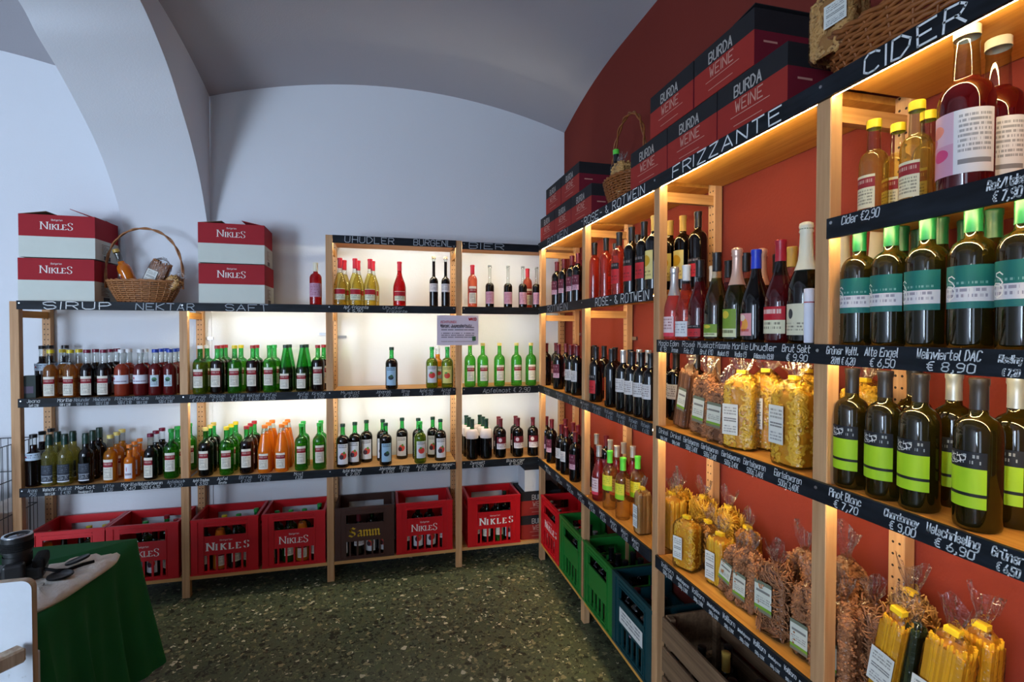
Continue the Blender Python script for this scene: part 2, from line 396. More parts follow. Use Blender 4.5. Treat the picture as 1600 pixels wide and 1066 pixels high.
structure('wall_pier_and_arch', m, WALL_WHITE)
m = MB(); NC = len(cr) - 1
m.grid(lambda u, v: (AXR + (AXL - AXR) * u, cr[round(v * NC)][0] * (1 - u) + cl[round(v * NC)][0] * u, cr[round(v * NC)][1] * (1 - u) + cl[round(v * NC)][1] * u), 4, NC)
structure('trim_arch_soffit', m, WALL_WHITE, True)
wf = plain('window_frame_paint', (220, 220, 216)); pane = glassy('window_pane', (.95, .97, 1.0))
for i, (x0, x1, z0, z1) in enumerate(((-5.5, -4.35, .7, 2.4), (-3.35, -2.45, .5, 2.4))):
    m = MB(); y0, y1 = RY0 - .2, RY0 - .14
    for a in ((x0, x0 + .06, z0, z1), (x1 - .06, x1, z0, z1), (x0, x1, z0, z0 + .06), (x0, x1, z1 - .06, z1), ((x0 + x1) / 2 - .025, (x0 + x1) / 2 + .025, z0, z1)): m.box(a[0], a[1], y0, y1, a[2], a[3])
    w = structure('window_%d' % (i + 1), m, wf); solid('pane', MB().box(x0 + .05, x1 - .05, RY0 - .175, RY0 - .169, z0 + .05, z1 - .05), pane, w)

# ------------------------------------------------------------------ racks
PX = dict(A=-3.409, B=-2.5616, C=-1.7234, D=-.8819, K=-.03)         # uprights of the rack on the back wall
PY = dict(E=-.3345, F=-1.1418, G=-1.9192, H=-2.7206, J=-3.53)       # uprights of the rack on the right wall
FB, FR = -.322, -.300                                                # front faces of the uprights
L0, L1, L2, L3, LS = 2.255, 1.81, 1.252, .74, .13
R0, R1, RC, R2B, R2, R4, RS = 2.268, 1.816, 1.917, 1.606, 1.257, .73, .13
HW, DP, BH = .022, .036, .05
back = thing('shelving_rack', 'long pine shelving rack with chalkboard strips along the white back wall', 'shelving', (-1.7, -.17, 0))
right = thing('shelving_rack', 'tall pine shelving rack with glowing LED strips along the red wall', 'shelving', (-.15, -1.9, 0))
for k, x in PX.items():
    top = 1.806 if k in 'AB' else 2.262
    front = 'front_post'
    if k != 'K': solid(front, MB().box(x - HW, x + HW, FB, FB + DP, 0, top), WOOD_Z, back, bevel=.002)
    solid('rear_post', MB().box(x - HW, x + HW, -.045, -.009, 0, top + (.012 if k in 'AB' else 0)), WOOD_ZH, back, bevel=.002)
    for zr in ((1.715, .08) if k in 'AB' else (2.16, 1.715, .08)):
        if k != 'K': solid('side_rail', MB().box(x - .012, x + .012, FB + DP, -.045, zr, zr + .04), WOOD_Y, back)
for k, y in PY.items():
    solid('front_post', MB().box(FR, FR + DP, y - HW, y + HW, 0, 2.262), WOOD_Z, right, bevel=.002)
    solid('rear_post', MB().box(-.045, -.009, y - HW, y + HW, 0, 2.262), WOOD_ZHY, right, bevel=.002)
    for zr in (2.165, 1.715, .08): solid('side_rail', MB().box(FR + DP, -.045, y - .012, y + .012, zr, zr + .04), WOOD_X, right)
def shelf_b(x0, x1, z, y0=FB + .002): solid('shelf', MB().box(x0, x1, y0, -.009, z - .024, z - .004), WOOD_X, back)
def shelf_r(y0, y1, z): solid('shelf', MB().box(FR + .002, -.006, y1, y0, z - .024, z - .004), WOOD_Y, right)
xs = [PX[k] for k in 'ABCDK']; ys = [PY[k] for k in 'EFGHJ']
for i in range(4):
    a, b = xs[i] + HW, xs[i + 1] - HW
    if i == 3: b = -.008
    yf = -.311 if i == 3 else FB + .002
    for z in (L1, L2, L3): shelf_b(a, b, z, yf)
    if i >= 2: shelf_b(a, b, L0, yf)
    solid('bottom_shelf', MB().box(a, b, yf + .002, -.05, LS - .022, LS), WOOD_X, back)
for i in range(4):
    a, b = ys[i] - HW, ys[i + 1] + HW
    lv = [R0, R2, R4] + ([R1] if i < 2 else [R2B]) + ([RC] if i == 3 else [])
    for z in lv: shelf_r(a, b, z)
    solid('bottom_shelf', MB().box(FR + .004, -.05, b, a, RS - .022, RS), WOOD_Y, right)
# the slabs fill the gaps at the uprights on the top
BOARDS = {}
def board_b(key, x0, x1, z):
    BOARDS[key] = solid('chalkboard_strip', MB().box(x0, x1, FB - .010, FB, z - BH, z), SLATE, back)
def board_r(key, y0, y1, z):
    BOARDS[key] = solid('chalkboard_strip', MB().box(FR - .010, FR, y1, y0, z - BH, z), SLATE, right)
XE = FR - .012
board_b('L0a', PX['C'] + HW, PX['D'] - HW, L0 + .006); board_b('L0b', PX['D'] + HW, XE, L0)
for key, z in (('L1', L1), ('L2', L2), ('L3', L3)):
    board_b(key + 'a', PX['A'] + HW * .8, PX['D'] - HW, z); board_b(key + 'b', PX['D'] + HW, XE, z)
board_r('R0', PY['E'] + HW, PY['J'], R0); board_r('R1', PY['E'] + HW, PY['G'] + HW, R1)
board_r('R2x', PY['E'] + HW, PY['G'] + HW, R2); board_r('R4x', PY['E'] + HW, PY['G'] + HW, R4)
board_r('R2B', PY['G'] - HW, PY['J'], R2B); board_r('R2', PY['G'] - HW, PY['J'], R2); board_r('R4', PY['G'] - HW, PY['J'], R4)
board_r('RC', PY['H'] - HW, PY['J'], RC)
# LED strips under the front edges
def led_b(x0, x1, z): tag(solid('led_strip', MB().box(x0, x1, FB + .004, FB + .012, z - .032, z - .026), LEDM_BACK, back), 'warm white light strip')
def led_r(y0, y1, z, low=0): tag(solid('led_strip', MB().box(FR + .003, FR + .009, y1, y0, z - .031 - low, z - .027 - low), LEDM_RIGHT, right), 'amber light strip')
led_b(xs[2] + .03, xs[3] - .03, L0); led_b(xs[3] + .03, -.34, L0)
for z in (L1, L2):
    led_b(xs[1] + .03, xs[2] - .03, z); led_b(xs[2] + .03, xs[3] - .03, z); led_b(xs[3] + .03, -.34, z)
for i in range(4):
    a, b = ys[i] - .024, ys[i + 1] + .024
    led_r(a, b, R0, .016)
    led_r(a, b, R1 if i < 2 else R2B); led_r(a, b, R2)
    if i == 3: led_r(a, b, RC, .012)
# screws and wall brackets
screw = MB().lathe([(0, .002), (.004, .0016), (.0045, 0)], 8).mesh('screw', METAL)
def screw_on(key, pos, rot):
    b = BOARDS[key]; add('screw', screw, b, Vector(pos) - WLOC[b.name], rot)
for k, z in (('L1a', L1), ('L2a', L2), ('L3a', L3)):
    for x in (PX['A'] + .03, PX['B'], PX['C'], PX['D'] - .035): screw_on(k, (x, FB - .010, z - .014), (PI / 2, 0, 0))
for k, z in (('L0b', L0), ('L1b', L1), ('L2b', L2), ('L3b', L3)): screw_on(k, (PX['D'] + .035, FB - .010, z - .014), (PI / 2, 0, 0))
for k, z, pp in (('R0', R0, 'EFGH'), ('R1', R1, 'EF'), ('R2x', R2, 'EF'), ('R4x', R4, 'EF'), ('R2B', R2B, 'H'), ('R2', R2, 'H'), ('R4', R4, 'H')):
    for p in pp: screw_on(k, (FR - .010, PY[p], z - .016), (0, -PI / 2, 0))
screw_on('RC', (FR - .010, PY['H'] - .035, RC - .012), (0, -PI / 2, 0))
for px, z in ((323, 1.59), (507, 1.62), (533, 1.60)):
    x = x_at(px, -.02, z); solid('wall_bracket', MB().box(x - .035, x + .035, -.012, -.001, z - .009, z + .009), METAL, back)
for px, z in ((987, 1.60), (901, 1.62), (866, 1.61)):
    y = y_at(px, -.02, z); solid('wall_bracket', MB().box(-.012, -.001, y - .035, y + .035, z - .009, z + .009), METAL, right)

# chalk writing
rc = random.Random(3)
def chalk(key, txt, p0, p1, f0=.15, f1=.85, dim=False, wid=.0045, slant=.1):
    b = BOARDS[key]; isR = key[0] == 'R'
    z = WLOC[b.name].z; lo, hi = z + BH * f0, z + BH * f1; m = MB()
    if isR:
        ya, yb = y_at(p0, FR - .0106, lo), y_at(p1, FR - .0106, lo)
        O = Vector((FR - .0106, ya, lo)); U = Vector((0, -1, 0)); w = ya - yb
    else:
        xa, xb = x_at(p0, FB - .0106, lo), x_at(p1, FB - .0106, lo)
        O = Vector((xa, FB - .0106, lo)); U = Vector((1, 0, 0)); w = xb - xa
    W = Vector((0, 0, 1)); mt = CHALK_DIM if dim else CHALK
    if f1 - f0 > .6:                     # headings: every letter a piece of its own
        tot = text_strokes(txt)[1]; x = 0
        for ch_ in txt:
            st, cw = text_strokes(ch_)
            if st:
                m = MB(); ribbon(m, O + U * (x * w / tot), U, W, st, w / tot, (hi - lo) / 6, wid, slant=slant * .3, jit=.22, rnd=rc); solid('chalk_letter', m, mt, b)
            x += 3.2 if ch_ == ' ' else cw + 1.6
        return
    text_fit(m, txt, O, U, W, w, hi - lo, wid, slant=slant * .3, jit=.22, rnd=rc)
    return solid('chalk_lettering', m, mt, b)
chalk('L1a', 'SIRUP', 68, 172, .08, .9, wid=.005); chalk('L1a', 'NEKTAR', 212, 303, .08, .88, True); chalk('L1a', 'SAFT', 352, 418, .1, .88, True)
chalk('L0a', 'UHUDLER', 538, 615, .12, .9, True); chalk('L0a', 'BURGENL.', 646, 709, .12, .9, True); chalk('L0b', 'BIER', 733, 786, .12, .9, True)
chalk('R0', 'ROTWEIN', 855, 886, .1, .9, True); chalk('R0', 'ROSE- & ROTWEIN', 912, 1006, .1, .9, wid=.004)
chalk('R0', 'FRIZZANTE', 1050, 1219, .1, .92, wid=.0048); chalk('R0', 'CIDER', 1348, 1505, .06, .92, wid=.0045)
chalk('R1', 'ROTWEIN', 855, 886, .1, .9, True); chalk('R1', 'ROSE- & ROTWEIN', 930, 1013, .1, .9, wid=.004)
def price(key, l1, l2, p0, p1, dim=False, wid=.0018):
    chalk(key, l1, p0, p1, .54, .92, dim, wid, .5)
    if l2: chalk(key, l2, p0 + (p1 - p0) * .15, p1 - (p1 - p0) * .1, .08, .42, dim, wid, .5)
price('L1a', 'Apf.-Frizzante', '€ 5,90', 537, 575); price('L1a', 'Uhudler', 'Frizzante', 598, 640, True)
for t, a, b, d in (('Jeana', 42, 62, 0), ('Marille', 90, 112, 0), ('Holunder', 116, 140, 1), ('Himbeere', 146, 172, 1), ('Ribisel', 180, 208, 1), ('Minze', 210, 232, 1), ('Isabella', 244, 272, 1)):
    price('L2a', t, 'Saft 3,90' if t == 'Jeana' else '500 € 3,90', a, b, d)
for t, a, b in (('Birne', 297, 322), ('Ribisel', 328, 352), ('Quitte', 358, 382), ('Weichsel', 386, 406), ('Apfel', 410, 432), ('Apfel', 465, 482), ('Kirsche', 488, 508), ('Muskat', 533, 562), ('Johannisb.', 588, 612), ('Birne', 628, 640), ('Apfel-Hol.', 656, 678), ('Apfel', 690, 704)):
    price('L2a', t, '€ 2,50', a, b, True)
chalk('L2b', 'Apfelmost € 2,90', 755, 828, .2, .8, True, .0026, .4)
for t, s_, a, b, d in (('Arona', '750', 44, 58, 1), ('Welschr.', '500 € 5,20', 67, 88, 0), ('Muskat', '€ 4,90', 92, 112, 1), ('Merlot', 'Sauvignon € 6', 118, 148, 0), ('Quitte', '€ 4,20', 160, 178, 1), ('Marille', '3,40', 190, 214, 0), ('Holunderbeeren', '500 € 6,30', 216, 254, 0), ('Apfelmost', '€ 2,20', 262, 288, 1),
                       ('Apfel-Trauben', '€ 3,50', 302, 327, 0), ('Apfel', 'Karotte', 340, 356, 0), ('Birne', '€ 2,50', 374, 394, 1), ('Orange', '€ 2,90', 404, 424, 1), ('Most', '€ 2,20', 460, 474, 0),
                       ('Apfel-Weichsel', '€ 2,80', 536, 565, 0), ('Johannisbeer', '€ 3,80', 593, 618, 0), ('Birne', '€ 2,50', 625, 640, 0), ('Apfel', '€ 2,50', 651, 668, 0), ('Apfel-Himbeer', '€ 2,80', 676, 708, 0)):
    price('L3a', t, s_, a, b, d)
price('L3b', 'Zweigelt', '€ 5,90', 735, 758); price('L3b', 'Blauburger', '€ 5,50', 792, 820)
for px in range(850, 1005, 19): price('R2x', 'Rotwein', '€ 6,90', px, px + 13, True)
for px in range(852, 1000, 17): price('R4x', 'Wein', '€ 5,90', px, px + 11)
for t, s_, a, b in (('Magia', '€ 8', 1029, 1044), ('Eden', 'Traum', 1047, 1060), ('Rosé', 'Friz. €7', 1066, 1085), ('Muskat', 'Brut €10', 1090, 1116), ('Frizzante', 'Muskat €9', 1118, 1140), ('Marille', 'Vodka €9', 1144, 1168), ('Uhudler', 'Frizzante €9,90', 1172, 1212), ('Brut Sekt', '€ 9,90', 1222, 1265), ('Grüner Veltl.', '2011 € 6,20', 1291, 1340), ('Alte Engel', '€ 6,50', 1351, 1402), ('Weinviertel DAC', '€ 8,90', 1432, 1532), ('Riesling', '€ 7,20', 1560, 1596)):
    price('R2B', t, s_, a, b, wid=.0024 if b - a > 35 else .0018)
for i, (a, b) in enumerate(((1030, 1044), (1048, 1064), (1068, 1092), (1096, 1122), (1128, 1156), (1162, 1196), (1210, 1252))): price('R2', 'Eierteigwaren' if i > 1 else 'Dinkel', '500g 3,40€', a, b)
for t, s_, a, b in (('Pinot Blanc', '€ 7,70', 1296, 1345), ('Chardonnay', '€ 9,00', 1382, 1435), ('Welschriesling', '€ 6,90', 1448, 1530), ('Grüner', '€ 6,50', 1550, 1598)): price('R2', t, s_, a, b, wid=.0026)
for i, a in enumerate(range(1034, 1262, 24)): price('R4', 'Dinkelteigwaren' if i % 2 else 'Vollkorn', '500g 3,90€', a, a + 19)
price('RC', 'Cider €2,90', '', 1314, 1372, wid=.0024); price('RC', 'Rot/Weiss', '€ 7,90', 1541, 1600, wid=.0028)
# ------------------------------------------------------------------ bottles
def sq(r, g, b): return tuple(math.sqrt(max(c, 0)) for c in lin(r, g, b)[:3])
GLASS = dict(
    clear=glassy('clear_glass', (.93, .95, .94)), green=glassy('green_glass', sq(60, 190, 90)), dkgreen=glassy('dark_green_glass', sq(40, 90, 40)),
    olive=glassy('olive_glass', sq(120, 120, 50), .25, lin(60, 62, 20)[:3]),
    brownglass=glassy('brown_glass', sq(70, 40, 20), .4, lin(40, 20, 10)[:3]),
    greenjuice=glassy('juice_in_green_glass', sq(70, 175, 30), .25, lin(60, 150, 30)[:3]),
    brightgreen=glassy('cider_in_green_glass', sq(90, 205, 70), .2, lin(70, 190, 60)[:3]),
    oliveju=glassy('apple_juice_in_green_glass', sq(120, 150, 30), .3, lin(110, 140, 30)[:3]),
    dark=glassy('dark_red_liquid', sq(40, 12, 16), .8, lin(20, 7, 9)[:3]),
    black=glassy('red_wine_in_dark_glass', sq(22, 14, 14), .9, lin(14, 10, 11)[:3]),
    amber=glassy('amber_syrup', sq(205, 140, 60), .35, lin(190, 120, 50)[:3]),
    gold=glassy('golden_juice', sq(225, 150, 30), .4, lin(220, 140, 30)[:3]),
    orange=glassy('cloudy_orange_juice', sq(230, 120, 20), .85, lin(232, 130, 28)[:3]),
    redorange=glassy('red_orange_syrup', sq(190, 70, 40), .75, lin(176, 70, 46)[:3]),
    redjuice=glassy('dark_red_syrup', sq(140, 30, 30), .7, lin(122, 28, 30)[:3]),
    palewine=glassy('pale_wine', sq(215, 205, 110), .15, lin(205, 195, 110)[:3]),
    yellowwine=glassy('yellow_wine', sq(238, 224, 128), .10, lin(222, 205, 110)[:3]),
    limewine=glassy('straw_wine', sq(236, 212, 140), .08, lin(215, 185, 100)[:3]),
    rose=glassy('rose_wine', sq(236, 120, 84), .22, lin(205, 76, 56)[:3]),
    redrose=glassy('bright_red_wine', sq(200, 24, 30), .4, lin(190, 20, 28)[:3]),
    pink=glassy('pink_wine', sq(235, 110, 100), .45, lin(225, 90, 84)[:3]),
    redpink=glassy('red_pink_wine', sq(190, 50, 50), .45, lin(160, 36, 38)[:3]),
    deeprose=glassy('deep_rose_wine', sq(130, 20, 26), .55, lin(96, 14, 20)[:3]),
    oldwhite=glassy('white_wine_in_olive_glass', sq(96, 88, 24), .45, lin(52, 46, 12)[:3]),
)
def capm(name, rgb, rough=.35): return plain(name + '_cap', rgb, rough, .5, var=.03)
CAPS = dict(yellow=capm('yellow', (214, 190, 40)), maroon=capm('maroon', (120, 20, 52)), red=capm('red', (156, 30, 40)), white=capm('white', (226, 226, 226)), blue=capm('blue', (24, 62, 170)),
            black=capm('black', (22, 22, 26)), dkgreen=capm('dark_green', (18, 54, 44)), orange=capm('orange', (226, 120, 36)), green=capm('green', (40, 160, 70)), gold=capm('gold', (196, 158, 74)), brightblue=capm('foil_blue', (26, 58, 190)),
            silver=plain('silver_foil_cap', (206, 204, 204), .25, .5, .6), cream=capm('cream_foil', (232, 224, 196)), lime=capm('lime', (96, 210, 70)), wine=capm('wine_red', (96, 22, 34)), teal=capm('bottle_green', (12, 92, 54)), rosefoil=plain('rose_foil_cap', (222, 184, 166), .28, .5, .5), redfoil=capm('red_foil', (176, 24, 44)), palegold=capm('pale_gold', (222, 200, 110)), cork=capm('cork', (206, 178, 140), .8), steel=plain('grey_steel_cap', (150, 156, 156), .35, .5, .5))
LABS = {}
def label_mat(name, bands, lines=(), blobs=(), rough=.55):
    t = NT('label_' + name); sep = t.n('ShaderNodeSeparateXYZ'); t.t.links.new(t.coord('UV'), sep.inputs[0]); u, v = sep.outputs[0], sep.outputs[1]
    col = t.ramp(v, [(p, lin(*c)) for p, c in bands], 'CONSTANT') if len(bands) > 1 else lin(*bands[0][1])
    for (u0, v0, ru, rv, c) in blobs:
        d = t.math('ADD', t.math('POWER', t.math('DIVIDE', t.math('SUBTRACT', u, u0), ru), 2.0), t.math('POWER', t.math('DIVIDE', t.math('SUBTRACT', v, v0), rv), 2.0))
        col = t.mix(t.math('LESS_THAN', d, 1.0), col, lin(*c))
    for (v0, v1, n, c, cut) in lines:
        k = t.math('DIVIDE', t.math('SUBTRACT', v, v0), (v1 - v0) / n)
        row = t.math('FLOOR', k)
        cv = t.n('ShaderNodeCombineXYZ'); t.set(cv.inputs[0], t.math('MULTIPLY', u, 26.0)); t.set(cv.inputs[1], t.math('MULTIPLY', row, 7.31))
        on = t.math('GREATER_THAN', t.noise(cv.outputs[0], 1.0, 1), cut)
        on = t.math('MULTIPLY', on, t.math('GREATER_THAN', t.math('FRACT', k), .45))
        on = t.math('MULTIPLY', on, t.math('MULTIPLY', t.math('GREATER_THAN', v, v0), t.math('LESS_THAN', v, v1)))
        on = t.math('MULTIPLY', on, t.math('MULTIPLY', t.math('GREATER_THAN', u, .1), t.math('LESS_THAN', u, .9)))
        col = t.mix(t.math('MULTIPLY', on, .75), col, lin(*c))
    LABS[name] = t.done(t.pbr(col, rough, .3)); return LABS[name]
CR, RD, GY = (226, 220, 204), (140, 26, 40), (120, 116, 108)
label_mat('nikles', [(0, CR), (.62, RD), (.86, CR)], [(.06, .56, 6, GY, .45), (.66, .82, 1, (214, 190, 180), .5)])
label_mat('bluewhite', [(0, (188, 206, 222))], [(.2, .8, 2, (70, 80, 110), .5)], [(.25, .5, .06, .12, (170, 30, 50))])
label_mat('plainband', [(0, (222, 222, 230))], [(.1, .35, 1, (120, 90, 110), .4)], [(.3, .62, .05, .16, (190, 40, 50))])
label_mat('oval', [(0, (190, 206, 214))], [(.1, .45, 3, (40, 70, 90), .45)], [(.5, .62, .3, .2, (70, 120, 80)), (.45, .55, .2, .08, (30, 40, 60))])
label_mat('slate', [(0, (212, 214, 220)), (.07, (46, 52, 62)), (.36, (150, 156, 166)), (.4, (46, 52, 62))], [(.1, .34, 3, (190, 194, 200), .5), (.5, .95, 4, (96, 104, 116), .5)])
label_mat('redwhite', [(0, (222, 214, 216)), (.42, (222, 214, 216)), (.45, (112, 24, 40))], [(.08, .4, 2, (120, 60, 70), .5)], [(.3, .75, .14, .16, (214, 196, 200))])
label_mat('fruit', [(0, (214, 216, 222))], [(.78, .95, 2, (40, 40, 60), .4)], [(.55, .42, .3, .17, (206, 70, 60)), (.38, .36, .2, .12, (66, 40, 50)), (.62, .56, .1, .07, (90, 140, 60))])
label_mat('apple', [(0, (206, 208, 216))], [(.78, .95, 2, (50, 60, 50), .4)], [(.5, .45, .32, .18, (206, 60, 56)), (.42, .6, .14, .06, (80, 140, 60))])
label_mat('appleyellow', [(0, (214, 206, 120))], [(.78, .95, 2, (50, 60, 40), .4)], [(.5, .45, .3, .17, (200, 70, 50)), (.4, .6, .14, .06, (90, 140, 60))])
label_mat('berryblue', [(0, (150, 186, 214))], [(.78, .95, 2, (30, 40, 60), .4)], [(.5, .42, .26, .12, (34, 46, 60)), (.56, .5, .14, .08, (50, 90, 60))])
label_mat('pinkish', [(0, (196, 150, 172))], [(.1, .9, 7, (150, 70, 90), .5)])
label_mat('greywhite', [(0, (206, 202, 206))], [(.2, .9, 4, (110, 100, 110), .45)])
label_mat('bandfrizz', [(0, (214, 216, 190)), (.5, (170, 30, 44)), (.95, (214, 216, 190))], [(.1, .45, 2, (110, 110, 90), .5)])
label_mat('purple', [(0, (206, 160, 176)), (.34, (96, 30, 54))], [(.05, .3, 2, (110, 60, 70), .5), (.45, .9, 2, (180, 140, 150), .55)])
label_mat('redblock', [(0, (186, 36, 44)), (.7, (16, 14, 16))], [(.1, .4, 2, (60, 14, 18), .5), (.75, .95, 1, (170, 160, 160), .5)])
label_mat('orangebar', [(0, (206, 100, 40))], [(.1, .9, 8, (150, 60, 30), .5)])
label_mat('whitewine', [(0, (214, 208, 204))], [(.12, .88, 5, (120, 104, 104), .47)])
label_mat('yellowpic', [(0, (222, 206, 130))], [(.06, .3, 2, (120, 90, 50), .5)], [(.5, .65, .34, .2, (206, 160, 40))])
label_mat('limelabel', [(0, (150, 206, 40)), (.3, (226, 214, 60))], [(.4, .9, 4, (150, 170, 40), .5)])
label_mat('pinktag', [(0, (214, 60, 80)), (.18, (226, 200, 200))], [(.3, .9, 4, (130, 50, 60), .48)])
label_mat('white', [(0, (222, 222, 222))], [(.15, .85, 4, (130, 130, 140), .5)])
label_mat('greenlab', [(0, (214, 218, 170)), (.3, (120, 150, 50))], [(.05, .25, 1, (80, 80, 40), .4)], [(.5, .8, .2, .14, (214, 190, 60))])
label_mat('rosepic', [(0, (222, 150, 150))], [(.1, .3, 1, (190, 60, 50), .4)], [(.6, .5, .25, .3, (240, 160, 70)), (.3, .6, .2, .25, (200, 60, 110)), (.5, .8, .2, .15, (240, 214, 190))])
label_mat('redcream', [(0, (222, 214, 180)), (.5, (186, 26, 40))], [(.1, .42, 2, (90, 80, 60), .5), (.6, .9, 1, (240, 214, 200), .45)])
label_mat('sekt', [(0, (216, 208, 178))], [(.1, .4, 3, (90, 84, 70), .5)], [(.45, .68, .1, .16, (60, 60, 60))])
label_mat('teal', [(0, (40, 112, 104)), (.16, (214, 210, 212)), (.5, (24, 106, 98))], [(.2, .46, 2, (120, 110, 130), .5), (.52, .62, 1, (140, 180, 170), .5)])
label_mat('limeblack', [(0, (166, 206, 30)), (.2, (24, 26, 24)), (.26, (166, 206, 30)), (.7, (26, 28, 34))], [(.74, .95, 2, (180, 186, 186), .55)])
label_mat('art', [(0, (206, 150, 170)), (.5, (214, 176, 190))], [], [(.7, .35, .2, .1, (206, 70, 120)), (.35, .6, .25, .12, (190, 110, 130)), (.6, .75, .2, .1, (226, 140, 120)), (.25, .2, .16, .08, (120, 60, 120))])
label_mat('backinfo', [(0, (206, 208, 214))], [(.3, .92, 8, (110, 114, 124), .45), (.08, .22, 1, (60, 62, 70), .3)])
label_mat('smallcider', [(0, (224, 214, 176)), (.62, (150, 40, 44)), (.92, (224, 214, 176))], [(.08, .55, 5, (120, 110, 90), .45), (.68, .86, 1, (226, 190, 170), .5)])

def ease(a, b, n, z0, z1, k='cos'):
    out = []
    for i in range(1, n + 1):
        t = i / n
        s_ = {'cos': .5 - .5 * math.cos(PI * t), 'round': 1 - math.sqrt(max(0, 1 - t * t)), 'lin': t, 'slope': t ** 1.5 * (1 - t) + t * t * (2 - t) * .5 + t * .5 * (1 - t)}[k]
        out.append((a + (b - a) * s_, z0 + (z1 - z0) * t))
    return out
def profile(shape, H, R):
    base = [(0, .004), (R * .8, .0), (R * .96, .004), (R, .012)]
    if shape == 'round': p = base + [(R, .60 * H)] + ease(R, .0165, 8, .60 * H, .735 * H, 'round')[:-1] + [(.0165, .745 * H), (.0142, .80 * H), (.0138, .97 * H), (.0148, .975 * H), (.0148, H), (.009, H)]
    elif shape == 'bord': p = base + [(R, .63 * H)] + ease(R, .0155, 8, .63 * H, .755 * H, 'round')[:-1] + [(.0155, .765 * H), (.0138, .81 * H), (.0138, .96 * H), (.015, .965 * H), (.015, H), (.009, H)]
    elif shape == 'burg': p = base + [(R, .40 * H)] + ease(R, .0145, 12, .40 * H, .80 * H, 'cos') + [(.0138, .96 * H), (.015, .965 * H), (.015, H), (.009, H)]
    elif shape == 'cone': p = base + [(R, .42 * H), (R * .985, .47 * H)] + ease(R * .985, .017, 6, .47 * H, .93 * H, 'lin') + [(.0165, .96 * H), (.0165, H), (.01, H)]
    elif shape == 'slim': p = base + [(R, .50 * H)] + ease(R, .0125, 7, .50 * H, .585 * H, 'round')[:-1] + [(.0125, .595 * H), (.0105, .64 * H), (.0105, .93 * H), (.014, .935 * H), (.014, .96 * H), (.009, .96 * H)]
    elif shape == 'sekt': p = base + [(R, .44 * H)] + ease(R, .017, 10, .44 * H, .76 * H, 'cos') + [(.0145, .93 * H), (.017, .94 * H), (.016, H), (.01, H)]
    elif shape == 'flask': p = base + [(R, .53 * H)] + ease(R, .50 * R, 8, .54 * H, .68 * H, 'round')[:-1] + [(.49 * R, .69 * H), (.43 * R, .9 * H), (.46 * R, .92 * H), (.46 * R, H), (.3 * R, H)]
    return p
def rad_at(p, z):
    for (r0, z0), (r1, z1) in zip(p, p[1:]):
        if z0 <= z <= z1 and z1 > z0: return r0 + (r1 - r0) * (z - z0) / (z1 - z0)
    return p[-2][0]
